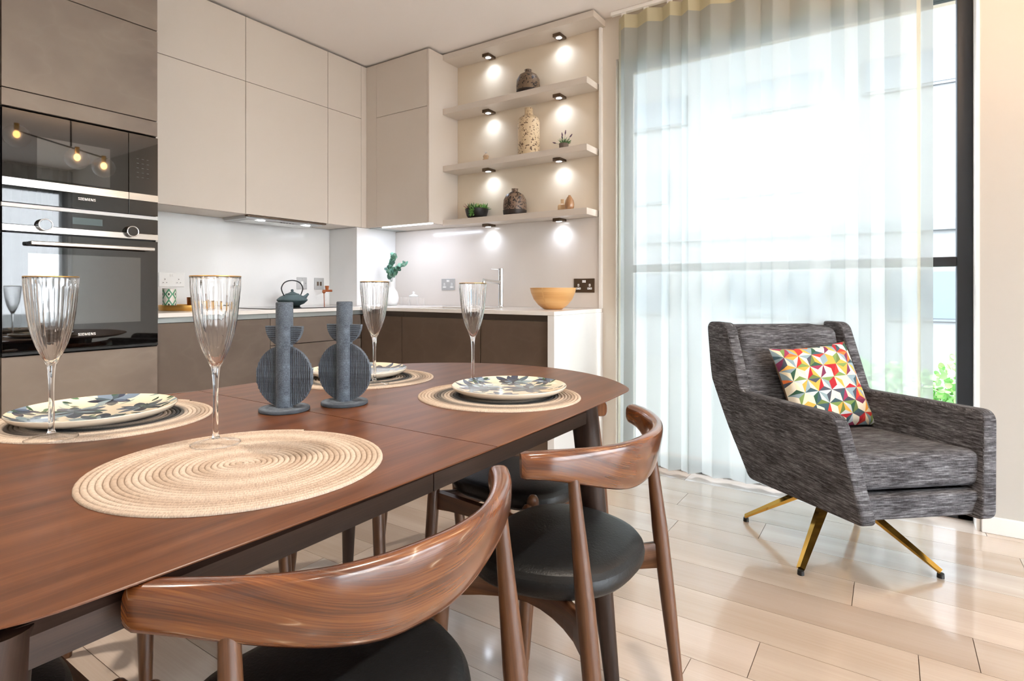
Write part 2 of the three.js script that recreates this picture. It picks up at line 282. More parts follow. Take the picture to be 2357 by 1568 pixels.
// ---------------------------------------------------------------- tall oven unit
const TX0 = 0.765, TX1 = 1.357, TZ = -3.0;
{
  const t = thing('tall_cabinet', 'tall grey-brown stone-effect cabinet that houses the black ovens', 'cabinet');
  part(t, 'carcass', MG([span(TX0, TX0 + 0.018, 0.1, H - 0.012, -3.595, TZ - 0.02), span(TX1 - 0.018, TX1, 0.1, H - 0.012, -3.595, TZ - 0.02), span(TX0, TX1, 1.81, H - 0.012, -3.595, TZ - 0.022), span(TX0, TX1, 0.1, 0.765, -3.595, TZ - 0.022), span(TX0, TX1, 0.765, 1.81, -3.595, -3.5)]), M.gap);
  part(t, 'door', span(TX0 + 0.002, TX1 - 0.001, 2.326, H - 0.014, TZ - 0.02, TZ, 0.0015), M.stone);
  part(t, 'door', span(TX0 + 0.002, TX1 - 0.001, 1.881, 2.322, TZ - 0.02, TZ, 0.0015), M.stone);
  part(t, 'filler_panel', span(TX0 + 0.002, TX1 - 0.001, 1.806, 1.877, TZ - 0.02, TZ, 0.0015), M.stone);
  part(t, 'drawer', span(TX0 + 0.002, TX1 - 0.001, 0.40, 0.774, TZ - 0.02, TZ, 0.0015), M.stone);
  part(t, 'drawer', span(TX0 + 0.002, TX1 - 0.001, 0.115, 0.396, TZ - 0.02, TZ, 0.0015), M.stone);
  part(t, 'plinth', span(TX0, TX1, 0, 0.1, -3.5, TZ - 0.06), M.stoneB);
  const t2 = thing('tall_cabinet', 'second tall stone-effect cabinet, left of the one with the ovens', 'cabinet');
  part(t2, 'carcass', span(0.16, 0.758, 0.1, H - 0.012, -3.595, TZ - 0.022), M.gap);
  part(t2, 'door', span(0.165, 0.757, 0.115, 1.87, TZ - 0.02, TZ, 0.0015), M.stone);
  part(t2, 'door', span(0.165, 0.757, 1.874, H - 0.014, TZ - 0.02, TZ, 0.0015), M.stone);
}
const font = await new FontLoader().loadAsync('fonts/droid/droid_sans_bold.typeface.json');
const text = (s, size) => { const g = new TextGeometry(s, { font, size, depth: 0.0006, curveSegments: 3, bevelEnabled: false }); g.computeBoundingBox(); g.translate(-(g.boundingBox.max.x + g.boundingBox.min.x) / 2, -size / 2, 0); return g; };
{
  const xa = TX0 + 0.002, xb = TX1 - 0.001, z = TZ + 0.004;
  const m = thing('microwave', 'black glass built-in microwave with a steel strip, above the oven', 'microwave');
  part(m, 'housing', span(xa + 0.02, xb - 0.02, 1.415, 1.79, -3.45, z - 0.02), M.black);
  part(m, 'door', span(xa, 1.226, 1.412, 1.796, z - 0.02, z, 0.001), M.blackGlass);
  part(m, 'control_panel', span(1.2285, xb, 1.412, 1.796, z - 0.02, z, 0.001), M.blackGlass);
  part(m, 'door_window', span(0.88, 1.15, 1.522, 1.70, z, z + 0.0012), M.blackPane);
  part(m, 'strip', MG([span(xa, 1.226, 1.481, 1.513, z, z + 0.003), span(1.2285, xb, 1.481, 1.513, z, z + 0.003)]), M.satin, null, null, 'brushed steel strip across the door');
  part(m, 'lettering', text('SIEMENS', 0.0115), M.white, [1.06, 1.457, z + 0.0002]);
  const keys = []; for (let r = 0; r < 5; r++) for (let k = 0; k < 3; k++) keys.push(box(0.009, 0.0022, 0.0006).translate(1.266 + k * 0.022, 1.70 - r * 0.022 - 0.02, z + 0.0004));
  part(m, 'touch_key', MG(keys), std({ color: 0x55585a, roughness: 0.5 }));
  const o = thing('oven', 'black glass built-in oven with steel bar handle and two round dials', 'oven');
  part(o, 'housing', span(xa + 0.02, xb - 0.02, 0.785, 1.385, -3.45, z - 0.022), M.black);
  part(o, 'top_trim', span(xa, xb, 1.394, 1.41, z - 0.03, z - 0.006), M.steel);
  part(o, 'control_panel', span(xa, xb, 1.322, 1.392, z - 0.02, z, 0.001), M.blackGlass);
  part(o, 'strip', span(xa, xb, 1.294, 1.321, z - 0.02, z + 0.002, 0.001), M.satin, null, null, 'brushed steel strip below the dials');
  part(o, 'display', span(1.006, 1.12, 1.342, 1.372, z, z + 0.001), std({ color: 0x59686b, roughness: 0.1 }));
  part(o, 'door', span(xa, xb, 0.795, 1.287, z - 0.02, z, 0.001), M.blackGlass);
  part(o, 'door_window', span(0.85, 1.278, 0.90, 1.205, z, z + 0.0012), M.blackPane);
  part(o, 'bottom_trim', span(xa, xb, 0.780, 0.792, z - 0.02, z + 0.002, 0.001), M.black);
  part(o, 'lettering', text('SIEMENS', 0.0115), M.white, [1.06, 0.853, z + 0.0002]);
  for (const x of [0.904, 1.236]) { part(o, 'dial', MG([cyl(0.0235, 0.0235, 0.022, 40).rotateX(Math.PI / 2)]), M.blackGlass, [x, 1.327, z + 0.013]); part(o, 'dial_ring', new THREE.TorusGeometry(0.0235, 0.0028, 10, 48), M.chrome, [x, 1.327, z + 0.024]); }
  const h = part(o, 'handle', rbox(0.475, 0.017, 0.012, 0.004), M.satin, [1.0835, 1.246, z + 0.046], null, 'brushed steel bar handle');
  for (const x of [0.858, 1.31]) part(o, 'handle_post', rbox(0.03, 0.014, 0.045, 0.003), M.black, [x, 1.246, z + 0.02]);
}

// ---------------------------------------------------------------- wall cabinets
const UZ = -3.28, UY = 1.518, UX = 2.946, SEAM = 2.33;
function wallUnit(label, x0, x1) {
  const t = thing('wall_cabinet', label, 'cabinet', [0, 0, 0], 0, 'greige wall cabinets');
  part(t, 'carcass', span(x0 + 0.0005, x1 - 0.0005, UY + 0.004, H - 0.01, -3.595, UZ - 0.02), M.greigeIn);
  part(t, 'bottom_panel', span(x0 + 0.0005, x1 - 0.0005, UY - 0.001, UY + 0.003, -3.585, UZ - 0.021), M.greige);
  part(t, 'door', span(x0 + 0.0015, x1 - 0.0015, UY, SEAM - 0.0015, UZ - 0.019, UZ, 0.001), M.greige);
  part(t, 'top_door', span(x0 + 0.0015, x1 - 0.0015, SEAM + 0.0015, H - 0.014, UZ - 0.019, UZ, 0.001), M.greige);
}
wallUnit('greige handleless wall cabinet next to the tall oven cabinet', 1.36, 1.985);
wallUnit('greige handleless wall cabinet directly above the extractor hood', 1.985, 2.596);
{
  const t = thing('wall_cabinet', 'narrow greige wall cabinet in the corner, right of the hood', 'cabinet', [0, 0, 0], 0, 'greige wall cabinets');
  const x0 = 2.5965, x1 = 2.897;
  part(t, 'carcass', MG([span(x0, x1, UY + 0.004, H - 0.01, -3.27 - 0.3, UZ - 0.02)]), M.greigeIn);
  part(t, 'bottom_panel', span(x0, 2.85, UY - 0.001, UY + 0.003, -3.585, UZ - 0.021), M.greige);
  part(t, 'door', span(x0 + 0.0015, x1 - 0.001, UY, SEAM - 0.0015, UZ - 0.019, UZ, 0.001), M.greige);
  part(t, 'top_door', span(x0 + 0.0015, x1 - 0.001, SEAM + 0.0015, H - 0.014, UZ - 0.019, UZ, 0.001), M.greige);
  part(t, 'filler_panel', span(x1 + 0.001, UX + 0.018, UY, H - 0.014, UZ - 0.019, UZ, 0.001), M.greige);
}
{
  const t = thing('wall_cabinet', 'greige wall cabinet on the shelf wall with a light strip under it', 'cabinet', [0, 0, 0], 0, 'greige wall cabinets');
  part(t, 'carcass', span(UX + 0.02, 3.255, UY + 0.004, H - 0.01, -3.275, -2.672), M.greigeIn);
  part(t, 'filler_panel', span(UX, UX + 0.019, UY, H - 0.014, UZ + 0.001, -3.1695, 0.001), M.greige);
  part(t, 'door', span(UX, UX + 0.019, UY, SEAM - 0.0015, -3.1675, -2.6685, 0.001), M.greige);
  part(t, 'top_door', span(UX, UX + 0.019, SEAM + 0.0015, H - 0.014, -3.1675, -2.6685, 0.001), M.greige);
  part(t, 'side_panel', span(UX, 3.2595, UY, H - 0.014, -2.6665, -2.65, 0.001), M.greige);
  part(t, 'bottom_panel', span(UX + 0.03, 3.2555, UY - 0.003, UY + 0.003, -3.16, -2.667), M.greige);
  part(t, 'corner_panel', span(UX + 0.03, 3.2555, UY - 0.004, UY + 0.002, -3.275, -3.161), M.channel, null, null, 'dark steel panel under the corner');
  const s = thing('light_strip', 'glowing white light strip under the front edge of the corner wall cabinet', 'light', [UX + 0.014, UY - 0.005, -2.875]);
  part(s, 'diffuser', rbox(0.014, 0.008, 0.49, 0.002), M.glowStrip);
  part(s, 'channel', rbox(0.02, 0.003, 0.492, 0.001), M.steel, [0, 0.0055, 0]);
  const l = new THREE.RectAreaLight(0xdde8ff, STRIP, 0.49, 0.012); l.position.set(UX + 0.014, UY - 0.012, -2.875); l.lookAt(UX + 0.014 + 0.12, 0.5, -2.875); l.name = 'strip'; scene.add(l);
}
{ // hood
  const t = thing('extractor_hood', 'flat steel extractor hood under the wall cabinets above the hob', 'extractor hood');
  part(t, 'body', span(2.01, 2.575, UY - 0.02, UY - 0.0015, -3.57, UZ - 0.035, 0.002), M.steel);
  part(t, 'front_lip', span(2.0, 2.585, UY - 0.012, UY - 0.0015, UZ - 0.034, UZ - 0.004, 0.002), M.bronze);
  part(t, 'filter', span(2.05, 2.535, UY - 0.024, UY - 0.0205, -3.53, -3.36, 0.001), M.satin);
  for (const x of [2.13, 2.47]) { part(t, 'lamp', cyl(0.022, 0.022, 0.004, 28), M.glow, [x, UY - 0.0225, -3.345]); const l = new THREE.SpotLight(0xf2f7ff, 0.16, 0, R(60), 0.9); l.position.set(x, UY - 0.027, -3.345); l.target.position.set(x, 0.9, -3.42); l.castShadow = true; l.name = 'hood_lamp'; scene.add(l, l.target); }
  const b = []; for (let i = 0; i < 5; i++) b.push(rbox(0.012, 0.002, 0.005, 0.0008).translate(2.27 + i * 0.022, UY - 0.0215, -3.34)); part(t, 'button', MG(b), M.black);
}

// ---------------------------------------------------------------- open shelves and their spots
const SX = 3.09;
const shelfTops = [2.341, 1.934, 1.549];
['top', 'middle', 'lowest'].forEach((w, i) => solo('wall_shelf', ['uppermost floating greige shelf, under a single brown speckled pot', 'middle floating greige shelf, carrying the tall speckled vase', 'lowest floating greige shelf, just above the sink tap'][i], 'shelf', span(SX, XE - 0.001, shelfTops[i] - 0.04, shelfTops[i], -2.649, -1.515, 0.0015), M.greige, [0, 0, 0], 0, 'floating shelves'));
solo('shelf_pelmet', 'greige boxed pelmet along the ceiling above the open shelves', 'pelmet', span(SX, XE - 0.001, 2.688, H - 0.012, -2.649, -1.47, 0.0015), M.greige);
{
  const rows = [[2.688, 'under the ceiling pelmet'], [2.301, 'under the uppermost shelf'], [1.894, 'under the middle shelf'], [1.509, 'under the lowest shelf, above the worktop']];
  let proto;
  for (const [y, where] of rows) for (const [z, side] of [[-2.325, 'left'], [-1.764, 'right']]) {
    const label = `small wedge-shaped spotlight ${where}, ${side === 'left' ? 'the one nearer the cabinet' : 'the one nearer the window'}`;
    const pos = [3.195, y, z];
    if (!proto) {
      proto = thing('shelf_spotlight', label, 'spotlight', pos, 0, 'shelf spotlights');
      const s = new THREE.Shape(); s.moveTo(-0.034, -0.001); s.lineTo(0.05, -0.001); s.lineTo(0.05, -0.012); s.lineTo(-0.034, -0.019); s.closePath();
      part(proto, 'body', new THREE.ExtrudeGeometry(s, { depth: 0.05, bevelEnabled: true, bevelSize: 0.002, bevelThickness: 0.002, bevelSegments: 2 }).translate(0, 0, -0.025), M.bronze);
      part(proto, 'lens', cyl(0.018, 0.018, 0.004, 28).rotateZ(0.083), M.glow, [0.0, -0.018, 0]);
    } else copyThing(proto, label, pos);
    const l = new THREE.SpotLight(0xdcebff, SHELF_SPOT, 0, R(74), 1); l.position.set(3.197, y - 0.024, z); l.target.position.set(3.232, y - 0.4, z); l.castShadow = true; l.shadow.radius = 1; l.name = 'shelf_spotlight'; scene.add(l, l.target);
  }
}

// ---------------------------------------------------------------- base units, worktop, splashback
const WT = 0.935, BF = 2.666;
{
  const ym = 0.882;
  const a = thing('base_cabinet', 'grey-brown base cabinet with one door, beside the tall oven cabinet', 'cabinet', [0, 0, 0], 0, 'base cabinets');
  part(a, 'carcass', span(1.361, 1.98, 0.1, 0.905, -3.595, -3.06), M.gap);
  part(a, 'door', span(1.3625, 1.979, 0.115, ym, -3.04, -3.02, 0.0015), M.stoneDimA);
  part(a, 'plinth', span(1.361, 1.98, 0, 0.1, -3.5, -3.08), M.stoneB);
  part(a, 'handle_channel', span(1.361, 1.98, 0.884, 0.911, -3.06, -3.045), M.channel);
  const b = thing('base_cabinet', 'grey-brown base cabinet with two deep drawers below the hob', 'cabinet', [0, 0, 0], 0, 'base cabinets');
  part(b, 'carcass', span(1.981, 2.70, 0.1, 0.905, -3.595, -3.06), M.gap);
  part(b, 'drawer', span(1.9825, 2.664, 0.724, ym, -3.04, -3.02, 0.0015), M.stoneDimA);
  part(b, 'drawer', span(1.9825, 2.664, 0.42, 0.720, -3.04, -3.02, 0.0015), M.stoneDimA);
  part(b, 'drawer', span(1.9825, 2.664, 0.115, 0.416, -3.04, -3.02, 0.0015), M.stoneDimA);
  part(b, 'plinth', span(1.981, 2.70, 0, 0.1, -3.5, -3.08), M.stoneB);
  part(b, 'handle_channel', span(1.981, 2.705, 0.884, 0.911, -3.06, -3.045), M.channel);
  const seams = [[-3.018, -2.634, 'brown base cabinet in the inner corner below the eucalyptus vase'], [-2.632, -1.998, 'wide brown base cabinet below the sink tap'], [-1.996, -1.532, 'brown base cabinet below the wooden bowl, beside the white end panel']];
  for (const [z0, z1, label] of seams) {
    const t = thing('base_cabinet', label, 'cabinet', [0, 0, 0], 0, 'base cabinets');
    part(t, 'carcass', span(BF + 0.042, 3.255, 0.1, label.includes('sink') ? 0.70 : 0.905, z0 + 0.001, z1 - 0.001), M.gap);
    part(t, 'door', span(BF, BF + 0.02, 0.115, ym - 0.004, z0 + 0.0015, z1 - 0.0015, 0.0015), M.stoneB);
    part(t, 'plinth', span(BF + 0.06, 3.2, 0, 0.1, z0, z1), M.stoneB);
    part(t, 'handle_channel', span(BF + 0.022, BF + 0.04, 0.878, 0.911, z0, z1), M.channelB);
  }
  const w = thing('worktop', 'pale quartz worktop running round the corner to a waterfall end panel', 'worktop');
  part(w, 'slab', span(1.359, XE - 0.012, WT - 0.022, WT, -3.588, -3.0, 0.002), M.quartz);
  const [hx0, hx1, hz0, hz1] = [2.735, 3.03, -2.60, -2.06];
  part(w, 'slab', MG([span(2.642, hx0, WT - 0.022, WT, -2.9995, -1.487, 0.002), span(hx1, XE - 0.012, WT - 0.022, WT, -2.9995, -1.487), span(hx0 - 0.003, hx1, WT - 0.022, WT, -2.9995, hz0), span(hx0 - 0.003, hx1, WT - 0.022, WT, hz1, -1.487)]), M.quartz);
  const sk = thing('sink', 'steel undermount sink sunk into the worktop in front of the tap', 'sink');
  part(sk, 'basin', MG([span(hx0 - 0.004, hx1 + 0.004, 0.745, 0.749, hz0 - 0.004, hz1 + 0.004), span(hx0 - 0.004, hx0, 0.749, WT - 0.023, hz0 - 0.004, hz1 + 0.004), span(hx1, hx1 + 0.004, 0.749, WT - 0.023, hz0 - 0.004, hz1 + 0.004), span(hx0, hx1, 0.749, WT - 0.023, hz0 - 0.004, hz0), span(hx0, hx1, 0.749, WT - 0.023, hz1, hz1 + 0.004)]), M.satin);
  part(sk, 'drain', lathe([[0, 0.7495], [0.03, 0.7495], [0.042, 0.752], [0.045, 0.7495], [0, 0.749]], 36), M.chrome, [(hx0 + hx1) / 2, 0, -2.33]);
  part(w, 'end_panel', span(2.642, XE - 0.001, 0, WT - 0.0225, -1.529, -1.487, 0.002), M.splash, null, null, 'white waterfall end panel down to the floor');
  solo('splashback', 'glossy white splashback panel behind the hob and kettle', 'splashback', span(1.36, 2.855, WT + 0.001, UY - 0.002, -3.5985, -3.589), M.splash);
  solo('splashback', 'glossy pale splashback panel behind the sink tap and wooden bowl', 'splashback', span(XE - 0.0105, XE - 0.001, WT + 0.001, 1.508, -3.279, -1.506), phys({ color: 0xe3dbd3, roughness: 0.14, specularIntensity: 0.9 }));  // tan tint: warm light on this panel put into its colour
  solo('niche_panel', 'cream painted back panel behind the open shelves', 'panel', span(XE - 0.0014, XE - 0.0004, 1.549, 2.688, -2.649, -1.506), std({ color: 0xe2d3bd, roughness: 0.7 }));
  solo('hob', 'thin black glass hob set on the worktop under the kettle', 'hob', rbox(0.58, 0.005, 0.5, 0.002), M.blackGlass, [2.29, WT + 0.0027, -3.3]);
}

// ---------------------------------------------------------------- sockets and switches
function socketFace(t, w, h, metal, insert) {
  part(t, 'plate', rbox(w, h, 0.006, 0.003), metal, [0, 0, 0.003]);
  for (const s of [-1, 1]) {
    part(t, 'socket_insert', MG([rbox(0.012, 0.017, 0.003, 0.004).translate(s * w * 0.27, 0.002, 0), rbox(0.032, 0.013, 0.003, 0.005).translate(s * w * 0.27, -0.019, 0)]), insert, [0, 0, 0.0055]);
    part(t, 'pin_hole', MG([box(0.003, 0.007, 0.001).translate(s * w * 0.27, 0.002, 0), box(0.006, 0.0028, 0.001).translate(s * w * 0.27 - 0.0095, -0.018, 0), box(0.006, 0.0028, 0.001).translate(s * w * 0.27 + 0.0095, -0.018, 0)]), M.black, [0, 0, 0.0072]);
    part(t, 'rocker', rbox(0.011, 0.016, 0.005, 0.002), insert, [s * 0.0065, 0.026, 0.006]);
  }
}
const sock1 = thing('wall_socket', 'white plastic double socket above the gold tray', 'socket', [1.70, 1.113, -3.589]);
socketFace(sock1, 0.146, 0.086, M.plastic, M.plastic);
const sock2 = thing('wall_socket', 'brushed steel double socket between the white vase and the tap', 'socket', [XE - 0.0106, 1.092, -2.73], -Math.PI / 2);
socketFace(sock2, 0.13, 0.086, M.steel, M.plastic);
const sock3 = thing('wall_socket', 'dark bronze double socket with charging ports above the wooden bowl', 'socket', [XE - 0.0106, 1.079, -1.61], -Math.PI / 2);
socketFace(sock3, 0.146, 0.09, M.bronze, M.plastic);
{
  const a = thing('wall_switch', 'square steel switch plate behind the kettle handle', 'switch', [2.606, 1.10, -3.589]);
  part(a, 'plate', rbox(0.086, 0.088, 0.006, 0.003), M.steel, [0, 0, 0.003]); part(a, 'rocker', rbox(0.018, 0.03, 0.005, 0.002), M.plastic, [0, 0, 0.007]); for (const q of [[0, 0.032], [0.03, 0]]) part(a, 'screw', cyl(0.003, 0.003, 0.002, 12).rotateX(Math.PI / 2), M.chrome, [...q, 0.0065]);
  const b = thing('wall_switch', 'square steel outlet plate right of the kettle, above the glass jar', 'switch', [2.757, 1.098, -3.589]);
  part(b, 'plate', rbox(0.086, 0.088, 0.006, 0.003), M.steel, [0, 0, 0.003]); for (const s of [-1, 1]) part(b, 'socket_insert', rbox(0.016, 0.03, 0.003, 0.004), M.bronze, [s * 0.013, 0, 0.006]);
}

// ---------------------------------------------------------------- worktop things
{
  const tr = thing('tray', 'round polished gold tray on the worktop beside the ovens', 'tray', [1.69, WT, -3.37]);
  part(tr, 'dish', lathe([[0, 0.003], [0.14, 0.003], [0.145, 0.03], [0.148, 0.031], [0.15, 0.03], [0.147, 0.001], [0.14, 0], [0, 0]], 64), M.gold);
  const can = thing('canister', 'white canister with a green diamond lattice, on the gold tray', 'canister', [1.60, WT + 0.0035, -3.40]);
  const ct = canvasTex(512, 256, (g, w, h) => {
    g.fillStyle = '#f1efe4'; g.fillRect(0, 0, w, h); g.lineWidth = 7; g.strokeStyle = '#1f8f5c'; const n = 6, m = 2, dx = w / n, dy = h / m;
    for (let i = 0; i < n; i++) for (let j = 0; j < m; j++) { const x = (i + 0.5) * dx, y = (j + 0.5) * dy; const dia = (s) => { g.beginPath(); g.moveTo(x, y - dy * s); g.lineTo(x + dx * s, y); g.lineTo(x, y + dy * s); g.lineTo(x - dx * s, y); g.closePath(); }; dia(0.5); g.stroke(); dia(0.38); g.stroke(); g.fillStyle = '#0f3d2a'; dia(0.15); g.fill(); }
    g.fillStyle = '#f1ece2'; g.beginPath(); g.ellipse(w * 0.36, h * 0.55, 46, 50, 0, 0, 7); g.fill();
  });
  part(can, 'jar', cyl(0.035, 0.035, 0.118, 48).translate(0, 0.059, 0), phys({ map: ct, roughness: 0.3 }));
  part(can, 'lid', lathe([[0, 0.123], [0.034, 0.123], [0.0355, 0.121], [0.0355, 0.118], [0, 0.118]], 48), M.ceramicWhite);
  solo('tumbler', 'copper tumbler at the right edge of the gold tray', 'tumbler', lathe([[0, 0.001], [0.022, 0.001], [0.026, 0.07], [0.0275, 0.07], [0.024, 0], [0, 0]], 36), std({ color: 0xa8653a, metalness: 1, roughness: 0.25 }), [1.735, WT + 0.0035, -3.42]);
}
{ // kettle
  const t = thing('teapot', 'low green-grey cast iron teapot with a looped handle on the hob', 'teapot', [2.395, WT + 0.0055, -3.40]);
  const prof = [[0, 0], [0.05, 0], [0.052, 0.006], [0.075, 0.016], [0.096, 0.034], [0.1, 0.041], [0.098, 0.046], [0.08, 0.063], [0.055, 0.076], [0.045, 0.079], [0, 0.079]];
  const iron = std({ color: 0x4f6163, roughness: 0.55, metalness: 0.25, bumpMap: T.grit, bumpScale: 0.0005 });
  const body = lathe(prof, 96); // swirl ridges on the shoulder
  { const p = body.attributes.position; for (let i = 0; i < p.count; i++) { const x = p.getX(i), y = p.getY(i), z = p.getZ(i), r = Math.hypot(x, z); if (y > 0.042 && y < 0.076) { const a = Math.atan2(z, x), k = 1 + 0.014 * Math.sin(a * 24 + y * 90); p.setX(i, x * k); p.setZ(i, z * k); } } body.computeVertexNormals(); }
  part(t, 'body', body, iron);
  const lid = part(t, 'lid', lathe([[0.046, 0.079], [0.047, 0.083], [0.03, 0.088], [0.012, 0.097], [0.008, 0.1], [0, 0.1]], 48), iron);
  part(lid, 'lid_knob', new THREE.SphereGeometry(0.0095, 20, 14), iron, [0, 0.107, 0]);
  part(t, 'spout', loft([[0.085, 0.052, 0.02], [0.1, 0.06, 0.016], [0.115, 0.073, 0.011], [0.127, 0.083, 0.009]].map(([x, y, r]) => Array.from({ length: 14 }, (_, j) => V(x - Math.sin(j / 14 * 6.2832) * r * 0.55, y + Math.sin(j / 14 * 6.2832) * r * 0.7, Math.cos(j / 14 * 6.2832) * r)))), iron);
  part(t, 'handle', tube([V(-0.062, 0.07, 0), V(-0.078, 0.1, 0), V(-0.083, 0.125, 0), V(-0.06, 0.16, 0), V(0, 0.176, 0), V(0.06, 0.16, 0), V(0.083, 0.125, 0), V(0.078, 0.1, 0), V(0.064, 0.07, 0)], 0.0038, 60, 10), M.black);
}
{ // glass jar with wooden lid and spoon
  const t = thing('glass_jar', 'slim clear glass jar with a cross-shaped wooden lid right of the teapot', 'jar', [2.722, WT + 0.001, -3.45]);
  part(t, 'jar', lathe([[0, 0.002], [0.017, 0.002], [0.0185, 0.1], [0.0205, 0.1], [0.0205, 0], [0, 0]], 36), M.pane);
  const w = phys({ map: T.bamboo, color: 0xb07a48, roughness: 0.5 });
  part(t, 'lid', MG([rbox(0.07, 0.016, 0.026, 0.003).translate(0.004, 0.109, 0), cyl(0.015, 0.011, 0.03, 24).translate(0, 0.131, 0)]), w);
  const s = thing('wooden_spoon', 'small wooden spoon standing left of the slim glass jar', 'spoon', [2.68, WT + 0.001, -3.43]);
  part(s, 'bowl', new THREE.SphereGeometry(0.0145, 20, 14).scale(1, 1, 0.55), w, [0, 0.103, 0]); part(s, 'handle', limb(V(0.003, 0, 0), V(0, 0.092, 0), [[0, 0.003], [0.5, 0.0027], [1, 0.0033]], 10), w);
}
function leafGeo(l, w, cup = 0.15) { const g = new THREE.CircleGeometry(1, 14); const p = g.attributes.position; for (let i = 0; i < p.count; i++) { const x = p.getX(i), y = p.getY(i); p.setXYZ(i, x * w * (1 - 0.12 * y), (y + 1) * l * 0.5, cup * w * (x * x) + 0.08 * l * (y + 1) * (y + 1) * 0.25); } g.computeVertexNormals(); return g; }
{ // eucalyptus
  const t = thing('vase', 'white bottle vase with green eucalyptus sprigs in the worktop corner', 'vase', [3.03, WT, -3.10]);
  part(t, 'bottle', lathe([[0, 0.002], [0.04, 0.002], [0.052, 0.03], [0.055, 0.06], [0.045, 0.1], [0.024, 0.13], [0.018, 0.15], [0.019, 0.178], [0.0165, 0.178], [0.015, 0.15], [0.02, 0.13], [0.01, 0.12], [0, 0.12]].map(([a, b], i) => [a, i === 0 ? 0 : b]), 48), M.ceramicWhite);
  seed(31); const cols = ['#5d8d78', '#7fb39b', '#4a7565', '#a8d0bb', '#6d9f88'].map((c) => phys({ color: c, roughness: 0.55, transmission: 0.3, thickness: 0, side: THREE.DoubleSide }));
  const lg = [leafGeo(0.05, 0.026), leafGeo(0.042, 0.022), leafGeo(0.034, 0.015)];
  const stems = [[V(0, 0.16, 0), V(-0.006, 0.24, -0.012), V(0.005, 0.33, 0.012), V(0.0, 0.385, 0.03)], [V(0, 0.16, 0), V(-0.01, 0.22, 0.03), V(-0.01, 0.265, 0.075), V(0, 0.31, 0.15)], [V(0, 0.16, 0), V(-0.006, 0.225, 0.0), V(-0.01, 0.28, -0.035)]];
  stems.forEach((s, k) => {
    const c = new THREE.CatmullRomCurve3(s); const st = part(t, 'stem', new THREE.TubeGeometry(c, 16, 0.0016, 6), cols[2]);
    const n = [9, 11, 5][k];
    for (let i = 0; i < n; i++) for (const sd of [-1, 1]) {
      const u = 0.3 + 0.7 * (i + (sd > 0 ? 0.35 : 0)) / n, p = c.getPoint(Math.min(u, 1)), d = c.getTangent(Math.min(u, 1));
      const g = new THREE.Object3D(); g.position.copy(p); const out = V(rr(-0.7, 0.2), rr(-0.1, 0.7), 0).addScaledVector(V(0, 0, 1), sd * rr(0.5, 1)).addScaledVector(d, 0.7).normalize(); g.quaternion.setFromUnitVectors(V(0, 1, 0), out); g.rotateY(rr(0, 6.28));
      const m = part(t, 'leaf', lg[Math.min(2, Math.floor(u * 2.2 + rnd() * 0.8))], cols[Math.floor(rnd() * 5)]); m.position.copy(g.position); m.quaternion.copy(g.quaternion);
    }
  });
}
{ // glass storage
  const jar = (label, pos, r, h, lid) => {
    const t = thing('glass_jar', label, 'jar', pos);
    part(t, 'jar', lathe([[0, 0.004], [r - 0.003, 0.004], [r - 0.0025, h], [r, h], [r, 0], [0, 0]], 40), M.pane);
    if (lid) { part(t, 'lid', lathe([[0, h + 0.002], [r, h + 0.002], [r - 0.002, h + 0.01], [0.012, h + 0.02], [0.006, h + 0.026], [0, h + 0.026]], 40), M.ceramicWhite); part(t, 'lid_knob', new THREE.SphereGeometry(0.0085, 18, 12), M.ceramicWhite, [0, h + 0.033, 0]); }
  };
  jar('low clear glass jar just right of the white vase', [3.06, WT + 0.0015, -2.985], 0.036, 0.062, false);
  jar('clear glass jar with a white domed lid and knob, by the splashback', [3.13, WT + 0.0015, -2.97], 0.036, 0.062, true);
  jar('small clear glass pot standing right of the lidded jar', [3.06, WT + 0.0015, -2.835], 0.03, 0.058, false);
}
{ // soap and tap
  const t = thing('soap_dispenser', 'pale blue glass soap bottle with steel pump left of the tap', 'soap dispenser', [3.08, WT + 0.001, -2.43]);
  part(t, 'bottle', lathe([[0, 0.003], [0.03, 0.003], [0.036, 0.03], [0.037, 0.06], [0.031, 0.092], [0.016, 0.112], [0.012, 0.114], [0.012, 0.118], [0.014, 0.118], [0.018, 0.114], [0.033, 0.095], [0.039, 0.06], [0.038, 0.03], [0.031, 0], [0, 0]], 48), M.blueGlass);
  part(t, 'pump', MG([cyl(0.012, 0.012, 0.014, 24).translate(0, 0.124, 0), cyl(0.004, 0.004, 0.03, 12).translate(0, 0.142, 0), rbox(0.012, 0.008, 0.052, 0.003).translate(0, 0.158, -0.016)]), M.steel);
  const f = thing('tap', 'chrome mixer tap with a straight spout above the sink', 'tap', [3.12, WT, -2.165]);
  part(f, 'base', lathe([[0, 0], [0.025, 0], [0.025, 0.005], [0.02, 0.008], [0, 0.008]], 40), M.chrome);
  part(f, 'column', cyl(0.0175, 0.0175, 0.205, 40).translate(0, 0.11, 0), M.chrome);
  part(f, 'lever_cap', cyl(0.0175, 0.0175, 0.045, 40).translate(0, 0.237, 0), M.chrome);
  part(f, 'lever', limb(V(0, 0.252, 0), V(-0.05, 0.256, -0.045), [[0, 0.0035], [1, 0.003]], 12), M.chrome);
  part(f, 'spout', MG([limb(V(0, 0.165, 0), V(-0.17, 0.178, -0.02), [[0, 0.013], [1, 0.0125]], 28), cyl(0.0135, 0.0135, 0.014, 24).translate(-0.168, 0.166, -0.02)]), M.chrome);
}
